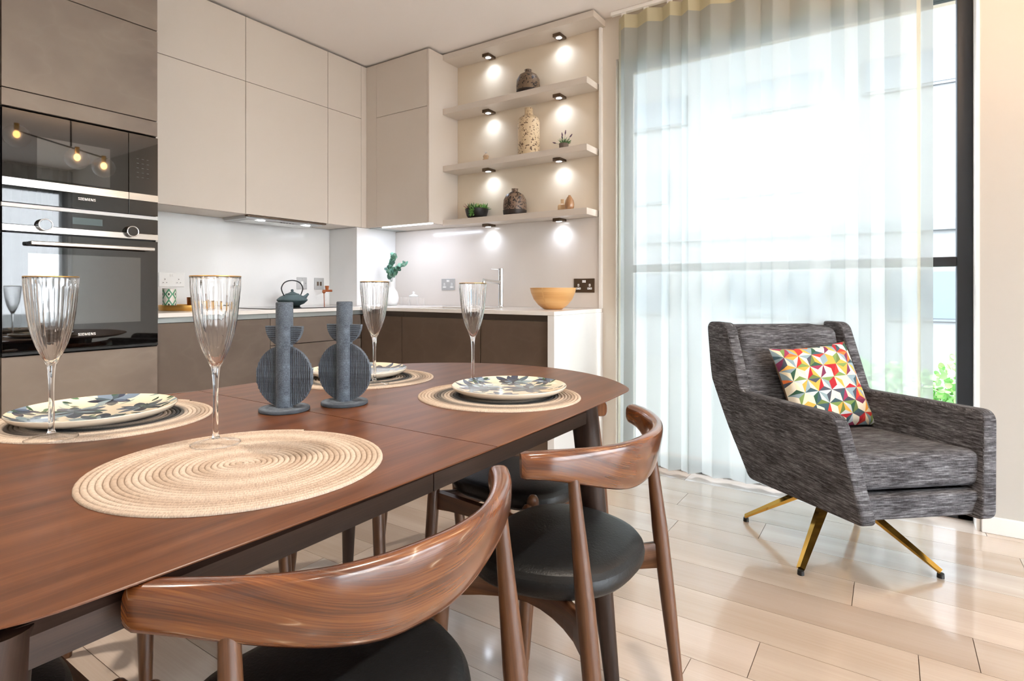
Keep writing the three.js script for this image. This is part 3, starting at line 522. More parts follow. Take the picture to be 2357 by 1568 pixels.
{ // bowl
  const t = thing('bowl', 'striped bamboo salad bowl on the worktop by the waterfall end', 'bowl', [2.955, WT + 0.0005, -1.672]);
  const out = [[0.05, 0], [0.058, 0.004], [0.088, 0.026], [0.115, 0.06], [0.132, 0.1], [0.138, 0.128]], inn = [[0.134, 0.129], [0.128, 0.1], [0.11, 0.062], [0.082, 0.03], [0.05, 0.012], [0, 0.01]];
  const g = lathe([[0, 0], ...out, ...inn], 72); { const p = g.attributes.position, u = g.attributes.uv; for (let i = 0; i < p.count; i++) u.setXY(i, Math.atan2(p.getZ(i), p.getX(i)) / 6.2832 * 0.8, p.getY(i) * 5.2); }
  part(t, 'body', g, phys({ map: T.bamboo, roughness: 0.42 }));
  part(t, 'foot', lathe([[0, 0], [0.049, 0], [0.0505, 0.0035], [0, 0.0035]], 48), std({ color: 0x4a3320, roughness: 0.6 }));
}

// ---------------------------------------------------------------- things on the shelves
{
  const px = 3.175, brown = speckTex('#62503f', '#80694f', '#1d1512', 201, 0.6), pale = speckTex('#c9b18e', '#dcc6a4', '#4b3423', 211, 0.66);
  const scaleUV = (g, r, h) => { const u = g.attributes.uv, p = g.attributes.position; for (let i = 0; i < u.count; i++) u.setXY(i, u.getX(i) * 6.2832 * r / 0.42, p.getY(i) / 0.42); return g; };
  const squat = [[0, 0], [0.072, 0], [0.076, 0.01], [0.079, 0.06], [0.075, 0.1], [0.058, 0.132], [0.03, 0.148], [0.022, 0.152], [0.021, 0.165], [0.024, 0.17], [0.019, 0.17], [0.017, 0.155], [0.01, 0.15], [0, 0.15]];
  const v1 = thing('vase', 'squat brown speckled vase alone on the uppermost shelf', 'vase', [px, shelfTops[0], -1.985]);
  part(v1, 'body', scaleUV(lathe(squat.map(([a, b]) => [a, b * 0.96]), 56), 0.078), phys({ map: brown, roughness: 0.5 })); part(v1, 'foot', lathe([[0, 0.0], [0.0735, 0.0], [0.0775, 0.011], [0.0782, 0.024], [0.0765, 0.024], [0, 0.02]], 56), std({ color: 0x2b221d, roughness: 0.5 }));
  const v2 = thing('vase', 'squat brown speckled vase on the lowest shelf beside the succulents', 'vase', [px, shelfTops[2], -2.09]);
  part(v2, 'body', scaleUV(lathe(squat.map(([a, b]) => [a, b * 1.06]), 56), 0.078), phys({ map: speckTex('#70594a', '#97806a', '#1d1411', 231, 0.55), roughness: 0.4 })); part(v2, 'foot', lathe([[0, 0.0], [0.0735, 0.0], [0.0778, 0.012], [0.0796, 0.036], [0.077, 0.036], [0, 0.03]], 56), std({ color: 0x2b211c, roughness: 0.5 }));
  const v3 = thing('vase', 'tall cream speckled bottle vase at the centre of the middle shelf', 'vase', [px, shelfTops[1], -1.98]);
  part(v3, 'body', scaleUV(lathe([[0, 0], [0.07, 0], [0.073, 0.006], [0.073, 0.22], [0.066, 0.246], [0.045, 0.262], [0.028, 0.272], [0.0265, 0.31], [0.029, 0.316], [0.024, 0.316], [0.022, 0.28], [0, 0.27]], 56), 0.073), phys({ map: pale, roughness: 0.35 }));
  const st = thing('ornament', 'small beige stacked-pebble ornament on the left of the middle shelf', 'ornament', [px, shelfTops[1], -2.33]);
  part(st, 'body', lathe([[0, 0], [0.021, 0], [0.025, 0.012], [0.022, 0.025], [0.015, 0.031], [0.02, 0.04], [0.021, 0.047], [0.016, 0.055], [0.008, 0.06], [0.007, 0.064], [0, 0.064]], 36), std({ color: 0xc3a583, roughness: 0.5 })); part(st, 'knob', new THREE.SphereGeometry(0.0085, 18, 12), M.chrome, [0, 0.069, 0]);
  const b1 = thing('bottle_vase', 'small pale beige bottle vase on the right end of the lowest shelf', 'vase', [3.20, shelfTops[2], -1.742]);
  part(b1, 'body', lathe([[0, 0], [0.027, 0], [0.03, 0.008], [0.03, 0.04], [0.024, 0.05], [0.011, 0.054], [0.0105, 0.082], [0.008, 0.082], [0.008, 0.05], [0, 0.05]], 40), phys({ color: 0xd6b38a, roughness: 0.45 }));
  const b2 = thing('bottle_vase', 'glossy tan teardrop vase at the right end of the lowest shelf', 'vase', [3.165, shelfTops[2], -1.672]);
  part(b2, 'body', lathe([[0, 0], [0.022, 0], [0.028, 0.02], [0.03, 0.04], [0.026, 0.065], [0.014, 0.086], [0.008, 0.092], [0.008, 0.097], [0.005, 0.097], [0.005, 0.09], [0, 0.085]], 40), phys({ color: 0xa87c55, roughness: 0.2, clearcoat: 0.6 }));
  // lavender pot
  const lv = thing('potted_plant', 'tiny grey pot of lavender on the right of the middle shelf', 'plant', [px, shelfTops[1], -1.718]);
  part(lv, 'pot', lathe([[0, 0], [0.022, 0], [0.029, 0.02], [0.03, 0.046], [0.027, 0.046], [0.026, 0.03], [0, 0.03]], 36), std({ color: 0x6f6258, roughness: 0.8 }));
  seed(41); const green = std({ color: 0x4f7a45, roughness: 0.7, side: THREE.DoubleSide }), purple = std({ color: 0x5d4458, roughness: 0.8 });
  const spr = [], heads = [];
  for (let i = 0; i < 46; i++) { const a = rr(0, 6.28), e = rr(0.35, 1.3), l = rr(0.03, 0.06), d = V(Math.cos(a) * Math.cos(e), Math.sin(e), Math.sin(a) * Math.cos(e)); const g = leafGeo(l, 0.0035, 0); g.applyQuaternion(new THREE.Quaternion().setFromUnitVectors(V(0, 1, 0), d)); g.translate(0, 0.035, 0); spr.push(g); }
  part(lv, 'foliage', MG(spr), green);
  for (const [x, y, z] of [[0.0, 0.13, 0.014], [-0.01, 0.115, -0.008], [0, 0.098, 0.06], [-0.01, 0.062, -0.075], [0.01, 0.1, -0.02]]) { part(lv, 'flower_stem', limb(V(0, 0.035, 0), V(x, y, z), [[0, 0.001], [1, 0.001]], 6), green); part(lv, 'flower_head', limb(V(x * 0.7, mix(0.035, y, 0.7), z * 0.7), V(x, y, z), [[0, 0.002], [0.4, 0.005], [1, 0.002]], 8), purple); }
  // succulents
  const su = thing('potted_plant', 'black bowl of mixed succulents on the left of the lowest shelf', 'plant', [px, shelfTops[2], -2.41]);
  part(su, 'bowl', lathe([[0, 0], [0.055, 0], [0.07, 0.02], [0.08, 0.055], [0.082, 0.07], [0.077, 0.07], [0.073, 0.05], [0, 0.05]], 48), std({ color: 0x141416, roughness: 0.4 }));
  seed(43); const sc = ['#5f8f46', '#7fae58', '#3f6b3c', '#8a5a48', '#a9b86a'].map((c) => std({ color: c, roughness: 0.6, side: THREE.DoubleSide }));
  const by = sc.map(() => []);
  for (let k = 0; k < 16; k++) { const a = rr(0, 6.28), q = Math.sqrt(rnd()) * 0.062, cx = Math.cos(a) * q, cz = Math.sin(a) * q, ci = Math.floor(rnd() * 5), n = 22; for (let i = 0; i < n; i++) { const b = rr(0, 6.28), e = rr(0.2, 1.4), d = V(Math.cos(b) * Math.cos(e), Math.sin(e), Math.sin(b) * Math.cos(e)); const g = leafGeo(rr(0.025, 0.055), rr(0.003, 0.006), 0.6); g.applyQuaternion(new THREE.Quaternion().setFromUnitVectors(V(0, 1, 0), d)); g.translate(cx, 0.062, cz); by[i % 4 ? ci : (ci + 1) % 5].push(g); } }
  for (let k = 0; k < 3; k++) { const z = rr(-0.03, 0.03); for (let i = 0; i < 40; i++) { const g = leafGeo(0.011, 0.004, 0.5); g.rotateX(rr(-1, 1)); g.rotateZ(rr(0.6, 2.6)); g.translate(-0.078 - 0.006 * rnd(), 0.066 - i * 0.0013, z + rr(-0.008, 0.008)); by[k % 3].push(g); } }
  by.forEach((l, i) => part(su, 'succulent', MG(l), sc[i]));
}

// ---------------------------------------------------------------- dining table
const SEAMX = 0.888, ON = 240;
const outline = (() => { // long edges slightly bowed, ends as circular arcs that meet them at soft corners
  const P = [], q = 60, e = 0.545, a0 = Math.asin(0.523 / 0.61);
  for (let k = 0; k < q; k++) { const a = mix(-a0, a0, k / q); P.push([1.305 + 0.61 * Math.cos(a), -1.17 + 0.61 * Math.sin(a)]); }
  const x1 = 1.305 + 0.61 * Math.cos(a0), x0 = 1.8 - x1;
  for (let k = 0; k < q; k++) { const x = mix(x1, x0, k / q), d = (x - 0.9) / (x1 - 0.9); P.push([x, -1.17 + e - 0.022 * d * d]); }
  for (let k = 0; k < q; k++) { const a = mix(Math.PI - a0, Math.PI + a0, k / q); P.push([0.495 + 0.61 * Math.cos(a), -1.17 + 0.61 * Math.sin(a)]); }
  for (let k = 0; k < q; k++) { const x = mix(x0, x1, k / q), d = (x - 0.9) / (x1 - 0.9); P.push([x, -1.17 - e + 0.022 * d * d]); }
  let Q = P; for (let it = 0; it < 3; it++) Q = Q.map((c, i) => { const a = Q[(i + ON - 1) % ON], b = Q[(i + 1) % ON]; return [(a[0] + 2 * c[0] + b[0]) / 4, (a[1] + 2 * c[1] + b[1]) / 4]; });
  return Q.map((c, i) => { const a = Q[(i + ON - 1) % ON], b = Q[(i + 1) % ON], dx = b[0] - a[0], dz = b[1] - a[1], l = Math.hypot(dx, dz); return [c[0], c[1], dz / l, -dx / l]; });
})();
const edgePt = (i, off) => { const [x, z, nx, nz] = outline[i % ON]; return [x + nx * off, z + nz * off]; };
function halfRing(off, y, right) { const sx = right ? SEAMX + 0.0012 : SEAMX - 0.0012; return outline.map((_, i) => { const [x, z] = edgePt(i + (right ? 120 : 0), off); return V(right ? Math.max(x, sx) : Math.min(x, sx), y, z); }); }
{
  const t = thing('dining_table', 'large oval walnut dining table set with glasses and placemats', 'table');
  const prof = [[-0.0012, 0.75], [0, 0.7492], [0, 0.7478], [-0.03, 0.735], [-0.06, 0.733]];
  for (const right of [false, true]) part(t, 'tabletop', uvm(toCreasedNormals(loft(prof.map(([o, y]) => halfRing(o, y, right)).reverse()), 0.5), 'x', 1, right ? 0.37 : 0, right ? 0.21 : 0), M.top, null, null, right ? 'far leaf of the walnut top' : 'near leaf of the walnut top');
  const rail = (w, d) => { const sh2 = new THREE.Shape(); sh2.moveTo(0, 0); sh2.lineTo(0, 0.031); sh2.lineTo(-0.009, 0.040); sh2.lineTo(-0.024, 0.040); sh2.lineTo(-0.024, 0); sh2.closePath(); return uvm(new THREE.ExtrudeGeometry(sh2, { depth: w, bevelEnabled: false }).translate(0, 0, -w / 2), 'z'); };
  for (const [x, z, w, a] of [[0.47, -0.674, 0.58, -90], [1.07, -0.674, 0.615, -90], [0.85, -1.676, 1.10, 90], [1.425, -1.17, 0.86, 0], [0.275, -1.17, 0.86, 180]]) part(t, 'apron_rail', rail(w, 0), M.dark, [x, 0.692, z], [0, R(a), 0]);
  for (const z of [-0.53, -1.17, -1.81].map((q) => mix(q, -1.17, 0.35))) part(t, 'crossbar', box(1.1, 0.05, 0.05), M.dark, [0.9, 0.7, z]);
  for (const [x, z, sx, sz] of [[1.402, -0.697, 0.0, 0.085], [0.166, -0.699, -0.05, 0.05], [1.402, -1.638, 0.05, -0.08], [0.262, -1.638, -0.10, -0.08]]) part(t, 'leg', limb(V(x, 0.732, z), V(x + sx, 0, z + sz), [[0, 0.037], [0.5, 0.031], [0.98, 0.02], [1, 0.018]], 24), M.dark, null, null, 'dark stained tapered leg');
  part(t, 'leaf_catch', new THREE.SphereGeometry(0.016, 16, 12).scale(1, 0.6, 1), M.black, [1.60, 0.728, -0.745]);
}

// ---------------------------------------------------------------- placemats, plates
function matGeo(rx, rz, grey) { // one coiled cord, wound from the centre outwards
  const turns = 25, cord = 1 / turns, pos = [], uv = [], col = [], idx = [], ns = 56, total = turns * ns, rn = 8; let L = 0, prev;
  const A = c3('#bba693'), B = c3('#d0bfae'), G = c3('#33373b'), lin = (c) => new THREE.Color().setRGB(...c, THREE.SRGBColorSpace).toArray();
  for (let i = 0; i <= total; i++) {
    const t = i / ns, a = t * Math.PI * 2, r = (t + 0.25) / (turns + 0.25), c = V(Math.cos(a) * rx * r, 0, Math.sin(a) * rz * r), n = V(Math.cos(a), 0, Math.sin(a) * rx / rz).normalize(); if (prev) L += c.distanceTo(prev); prev = c;
    const w = rx * cord * 0.5, h = 0.004, k = lin(mix3(grey ? mix3(G, A, sstep(0.64, 0.95, r)) : A, B, 0.5 + 0.5 * Math.sin(t * 7.3)));
    for (let j = 0; j < rn; j++) { const q = j / (rn - 1) * Math.PI; pos.push(c.x + n.x * Math.cos(q) * w, 0.0004 + Math.pow(Math.sin(q), 0.8) * h, c.z + n.z * Math.cos(q) * w); uv.push(L, q * w); col.push(...k); }
  }
  for (let i = 0; i < total; i++) for (let j = 0; j < rn - 1; j++) { const a = i * rn + j, b = a + rn; idx.push(a, a + 1, b, b, a + 1, b + 1); }
  const g = new THREE.BufferGeometry(); g.setAttribute('position', new THREE.Float32BufferAttribute(pos, 3)); g.setAttribute('uv', new THREE.Float32BufferAttribute(uv, 2)); g.setAttribute('color', new THREE.Float32BufferAttribute(col, 3)); g.setIndex(idx); g.computeVertexNormals(); return g;
}
const TY = 0.75;
{
  const cord = phys({ vertexColors: true, roughness: 0.9, bumpMap: T.cord, bumpScale: 0.0012, map: tex(256, 64, (u, v) => 0.86 + 0.14 * (pn(u * 96, v * 8, 96, 8, 301) + 0.3 * Math.sin(u * 60 * 6.2832)), { repeat: [1 / 0.14, 1 / 0.03] }) });
  const g = 'coiled cord placemats';
  const m0 = solo('placemat', 'beige coiled placemat without a plate, closest to the camera', 'placemat', matGeo(0.229, 0.236, false), cord, [0.555, TY, -0.922], 0.5, g);
  const dk = matGeo(0.219, 0.236, true);
  solo('placemat', 'beige coiled placemat with dark centre at the left edge of the photo', 'placemat', dk, cord, [0.575, TY, -1.522], 0.2, g);
  solo('placemat', 'beige coiled placemat with dark centre behind the grey candle holders', 'placemat', dk, cord, [1.32, TY, -1.48], 0.9, g);
  solo('placemat', 'beige coiled placemat with dark centre at the far right of the table', 'placemat', dk, cord, [1.319, TY, -0.92], 0, g);
  // plates
  seed(77);
  const floral = canvasTex(1024, 1024, (c, w) => {
    c.fillStyle = '#ecdfc6'; c.fillRect(0, 0, w, w);
    const petal = (x, y, a, l, wd, col) => { c.save(); c.translate(x, y); c.rotate(a); c.fillStyle = col; c.beginPath(); c.moveTo(0, 0); c.bezierCurveTo(l * 0.3, -wd, l * 0.8, -wd, l, 0); c.bezierCurveTo(l * 0.8, wd, l * 0.3, wd, 0, 0); c.fill(); c.restore(); };
    const pal = ['#3d4658', '#59667a', '#76879a', '#4a5a63', '#8fa3ab', '#2f3646'];
    for (let k = 0; k < 60; k++) petal(rr(0, w), rr(0, w), rr(0, 6.28), rr(80, 170), rr(9, 20), ['#a9b6b4', '#c3c5b8', '#8ba19c'][k % 3]);
    for (const [fx, fy, s] of [[0.33, 0.3, 1.1], [0.72, 0.36, 0.95], [0.5, 0.68, 1.15], [0.18, 0.66, 0.85], [0.84, 0.72, 0.9], [0.55, 0.08, 0.8], [0.08, 0.35, 0.7], [0.3, 0.94, 0.8], [0.93, 0.12, 0.8]]) {
      const n = 8 + Math.floor(rnd() * 3), a0 = rr(0, 6); for (let i = 0; i < n; i++) petal(fx * w, fy * w, a0 + i / n * 6.28 + rr(-0.15, 0.15), s * rr(150, 225), s * rr(36, 58), pal[Math.floor(rnd() * 6)]);
      for (let i = 0; i < n; i++) petal(fx * w, fy * w, a0 + 0.3 + i / n * 6.28, s * rr(85, 140), s * rr(14, 26), pal[(i + 2) % 6]);
      c.fillStyle = '#1f2630'; c.beginPath(); c.arc(fx * w, fy * w, 9, 0, 7); c.fill();
    }
    for (let k = 0; k < 46; k++) petal(rr(0, w), rr(0, w), rr(0, 6.28), rr(55, 85), rr(15, 24), ['#3c5a44', '#2f4a3c', '#557a5c'][k % 3]);
  });
  const glaze = phys({ map: floral, roughness: 0.16, clearcoat: 0.6, clearcoatRoughness: 0.08 }), creamy = phys({ color: 0xeee2cf, roughness: 0.2, clearcoat: 0.4 });
  const topG = lathe([[0, 0.010], [0.09, 0.0105], [0.125, 0.013], [0.148, 0.0185], [0.160, 0.0245], [0.1625, 0.026]], 96); { const p = topG.attributes.position, u = topG.attributes.uv; for (let i = 0; i < p.count; i++) u.setXY(i, p.getX(i) / 0.34 + 0.5, p.getZ(i) / 0.34 + 0.5); }
  const under = lathe([[0.1625, 0.026], [0.164, 0.024], [0.158, 0.016], [0.14, 0.007], [0.11, 0.003], [0.095, 0.0], [0.085, 0.0], [0.085, 0.003], [0, 0.004]], 96);
  const fx = (g) => { g.computeVertexNormals(); return g; };
  const p1 = thing('dinner_plate', 'cream plate with blue-grey flower print at the left edge of the table', 'plate', [0.56, TY + 0.0045, -1.532], 0.4, 'floral dinner plates');
  part(p1, 'glazed_face', topG, glaze); part(p1, 'underside', under, creamy);
  copyThing(p1, 'cream plate with blue-grey flower print behind the candle holders', [1.337, TY + 0.0045, -1.525], 2.2);
  copyThing(p1, 'cream plate with blue-grey flower print at the far right of the table', [1.345, TY + 0.0045, -0.905], 4.1);
}

// ---------------------------------------------------------------- champagne flutes
{
  const h = 0.322, out = [[0.043, 0.0], [0.0425, 0.003], [0.025, 0.007], [0.008, 0.0105], [0.0055, 0.018], [0.0052, 0.05], [0.0047, 0.1], [0.0058, 0.128], [0.0085, 0.146], [0.0165, 0.165], [0.0248, 0.186], [0.0315, 0.21], [0.0365, 0.236], [0.0398, 0.266], [0.0425, 0.295], [0.0445, h]];
  const inn = [[0.0432, h], [0.0412, 0.295], [0.0383, 0.266], [0.0349, 0.236], [0.0297, 0.21], [0.0226, 0.186], [0.0136, 0.166], [0.004, 0.152], [0, 0.150]];
  const smooth = (pts, n) => { const c = new THREE.CatmullRomCurve3(pts.map(([x, y]) => V(x, y, 0)), false, 'centripetal'); return c.getPoints(n).map((p) => [Math.max(p.x, 0), p.y]); };
  const g = lathe([[0, 0.009], ...smooth(out.slice(3), 66), ...smooth(inn, 44)], 96);
  { const p = g.attributes.position; for (let i = 0; i < p.count; i++) { const x = p.getX(i), y = p.getY(i), z = p.getZ(i), r = Math.hypot(x, z), a = Math.atan2(z, x); if (y > 0.155 && r > 0.004) { const k = 1 + 0.026 * sstep(0.155, 0.19, y) * (1 - 0.7 * sstep(0.3, h, y)) * Math.cos(a * 26); p.setX(i, x * k); p.setZ(i, z * k); } } g.computeVertexNormals(); }
  const spots = [[0.431, TY + 0.0045, -1.388, 'gold-rimmed ribbed champagne flute at the far left, before the left plate'], [0.592, TY + 0.0045, -1.079, 'gold-rimmed ribbed champagne flute on the empty placemat closest to the camera'], [1.242, TY + 0.0045, -1.345, 'gold-rimmed ribbed champagne flute just right of the grey candle holders'], [1.455, TY + 0.0005, -1.12, 'gold-rimmed ribbed champagne flute beside the plate at the far right']];
  const f = thing('champagne_flute', spots[0][3], 'glass', spots[0].slice(0, 3), 0, 'ribbed champagne flutes');
  part(f, 'glass_body', g, M.glass); part(f, 'foot', lathe(smooth([[0.0075, 0.0105], [0.014, 0.0085], [0.025, 0.0048], [0.043, 0.0004]], 24), 72), M.pane); part(f, 'foot_rim', new THREE.TorusGeometry(0.043, 0.0011, 8, 72).rotateX(Math.PI / 2), M.glass, [0, 0.0012, 0]); part(f, 'rim_band', new THREE.TorusGeometry(0.0439, 0.00105, 8, 96).rotateX(Math.PI / 2), M.gold, [0, h, 0], null, 'thin gold rim');
  for (const s of spots.slice(1)) copyThing(f, s[3], s.slice(0, 3), s[0] * 9);
}

// ---------------------------------------------------------------- candle holders
{
  const t = thing('candle_holder', 'slate-grey ribbed disc candle holder, the left one of the pair', 'candle holder', [0.862, TY, -1.255], 0, 'grey disc candle holders');
  part(t, 'base', lathe([[0, 0], [0.058, 0], [0.06, 0.002], [0.06, 0.007], [0.058, 0.009], [0, 0.0095]], 56), M.slate);
  part(t, 'column', uvm(lathe([[0, 0.008], [0.0205, 0.008], [0.0205, 0.268], [0.019, 0.27], [0.0135, 0.27], [0.013, 0.24], [0, 0.24]], 40), 'y'), M.slate);
  const strips = []; const rd = 0.0765, n = 30; for (let i = 0; i < n; i++) { const x = -rd + (i + 0.5) * 2 * rd / n; const hh = Math.sqrt(rd * rd - x * x), th = 0.0125; strips.push(rbox(2 * rd / n * 0.56, 2 * hh, th, 0.0012, 'y').translate(x, 0, 0)); }
  const coin = new THREE.CylinderGeometry(rd, rd, 0.0085, 64).rotateX(Math.PI / 2);
  part(t, 'disc', MG([...strips, uvm(coin, 'y')]), M.slate, [0, 0.0855, 0]);
  const hs = [], r2 = 0.0505, m = 10; for (let i = 0; i < m; i++) { const y = -(i + 0.5) * r2 / m, hw = Math.sqrt(Math.max(0, r2 * r2 - y * y)); hs.push(rbox(2 * hw, r2 / m * 0.62, 0.0125, 0.0012).translate(0, y, 0)); }
  const half = new THREE.CylinderGeometry(r2, r2, 0.0095, 40, 1, false, Math.PI / 2, Math.PI).rotateX(Math.PI / 2); 
  const shp = new THREE.Shape(); shp.absarc(0, 0, r2, Math.PI, 2 * Math.PI, false); shp.closePath();
  part(t, 'half_disc', MG([...hs, uvm(new THREE.ExtrudeGeometry(shp, { depth: 0.0095, bevelEnabled: false, curveSegments: 32 }).translate(0, 0, -0.00475), 'x')]), M.slate, [0, 0.2105, 0]);
  t.rotation.y = R(-68);
  copyThing(t, 'slate-grey ribbed disc candle holder, the right one of the pair', [0.999, TY, -1.195], R(-72));
}

// ---------------------------------------------------------------- elbow chairs
function makeChair(label) {
  const t = thing('dining_chair', label, 'chair', [0, 0, 0], 0, 'walnut elbow chairs round the table');
  // seat: z+ is the back of the chair
  const prof = [[0.80, 0.423], [0.94, 0.426], [0.99, 0.436], [1.0, 0.449], [0.985, 0.464], [0.94, 0.475], [0.82, 0.483], [0.55, 0.489], [0.25, 0.491], [0.02, 0.4915]];
  const ring = (k, y) => Array.from({ length: 72 }, (_, j) => { const a = j / 72 * Math.PI * 2, c = Math.cos(a), s = Math.sin(a), n = 2.7, q = Math.pow(Math.pow(Math.abs(c), n) + Math.pow(Math.abs(s), n), -1 / n); const z = 0.18 * q * s, x = 0.205 * q * c * (1 - 0.3 * z - (z > 0 ? 0.7 * z : 0)); return V(x * k, y, z * k - 0.035); });
  part(t, 'seat', uvm(loft(prof.map(([k, y]) => ring(k, y))), 'x'), M.leather, null, null, 'black leather seat pad');
  // curved back and arms in one piece
  const arc = Array.from({ length: 13 }, (_, k) => { const a = R(-54 + 9 * k), m = Math.abs(k - 6) / 6; return V(0.3375 * Math.sin(a), mix(0.692, 0.7215, sstep(0.1, 0.95, m)), 0.165 - 0.3375 * (1 - Math.cos(a))); });
  const plan = new THREE.CatmullRomCurve3(arc, false, 'centripetal');
  const st = [], N = 72, us = [];
  for (let i = 0; i <= N; i++) {
    const u = i / N, c = plan.getPointAt(u), tg = plan.getTangentAt(u), out = V(-tg.z, 0, tg.x).normalize(); if (out.z < 0 && Math.abs(tg.x) > 0.3) out.negate(); 
    const m = Math.abs(u - 0.5) * 2, hh = mix(0.055, 0.0255, sstep(0.05, 1.0, m)), ht = mix(0.0165, 0.0185, sstep(0.5, 1, m)), tilt = 0.2 * (1 - sstep(0.3, 0.9, m)), end = i === 0 || i === N ? 0.86 : 1;
    const o = V(tg.z, 0, -tg.x).normalize(); // points outwards (away from the sitter)
    const sgn = o.dot(V(c.x, 0, c.z - 0.0)) >= 0 ? 1 : -1; o.multiplyScalar(sgn);
    st.push(Array.from({ length: 20 }, (_, j) => { const a = Math.PI + j / 20 * Math.PI * 2, ca = Math.cos(a), sa = Math.sin(a), e = 0.62; const dx = Math.sign(ca) * Math.pow(Math.abs(ca), e) * ht * end, dy = Math.sign(sa) * Math.pow(Math.abs(sa), 0.72) * hh * end; return c.clone().addScaledVector(o, dx + dy * tilt).add(V(0, dy, 0)); }));
    us.push(u * 0.85);
  }
  part(t, 'backrest', loft(st, { us }), M.chair, null, null, 'curved lacquered walnut back and arms');
  for (const s of [-1, 1]) {
    part(t, 'leg', limb(V(s * 0.203, 0.712, 0.098), V(s * 0.215, 0, 0.18), [[0, 0.0105], [0.1, 0.0125], [0.35, 0.019], [0.6, 0.018], [1, 0.0115]], 18), M.leg);
    part(t, 'leg', limb(V(s * 0.19, 0.445, -0.232), V(s * 0.2, 0, -0.262), [[-0.07, 0.004], [-0.063, 0.0105], [-0.045, 0.0155], [-0.02, 0.0175], [0.1, 0.0195], [0.5, 0.0185], [1, 0.0115]], 18), M.leg);
    part(t, 'side_rail', loft(Array.from({ length: 11 }, (_, i) => i / 10).map((k) => { const z = mix(-0.232, 0.125, k), x = s * (mix(0.19, 0.207, k) - 0.085 * Math.pow(Math.sin(k * Math.PI), 0.8)), hh = mix(0.022, 0.03, Math.abs(2 * k - 1)), w = 0.011; return [V(x - w, 0.395 - hh, z), V(x + w, 0.395 - hh, z), V(x + w, 0.395 + hh, z), V(x - w, 0.395 + hh, z)]; })), M.leg);
  }
  for (const [z, b] of [[-0.225, -0.0]]) part(t, 'cross_rail', toCreasedNormals(loft([-1, -0.6, -0.2, 0.2, 0.6, 1].map((k) => { const x = k * 0.195, zz = z + b * (1 - k * k), hh = mix(0.018, 0.034, k * k), w = 0.011; return [V(x, 0.40 - hh, zz - w), V(x, 0.40 - hh, zz + w), V(x, 0.40 + 0.026, zz + w), V(x, 0.40 + 0.026, zz - w)]; })), 0.6), M.leg);
  return t;
}
const chB = makeChair('walnut elbow chair at the right of the near side, facing the table');
chB.position.set(1.165, 0, -0.60);
copyThing(chB, 'walnut elbow chair closest to the camera, its scuffed curved back across the foreground', [0.547, 0, -0.64], R(-9.6)).getObjectByName('backrest').material = M.chairWorn;
const under = [copyThing(chB, 'walnut elbow chair at the right end of the table, its seat partly under the top', [1.585, 0, -1.0], R(84))];
under.push(copyThing(chB, 'walnut elbow chair tucked under the far side, towards the right end', [1.42, 0, -1.55], R(180)));
under.push(copyThing(chB, 'walnut elbow chair on the far side, half hidden behind the nearest chair back', [0.86, 0, -1.78], R(180)));
under.push(copyThing(chB, 'walnut elbow chair at the left end of the table, only its seat edge in view', [0.155, 0, -1.17], R(-90)));
for (const c of under) c.scale.y = 0.955;

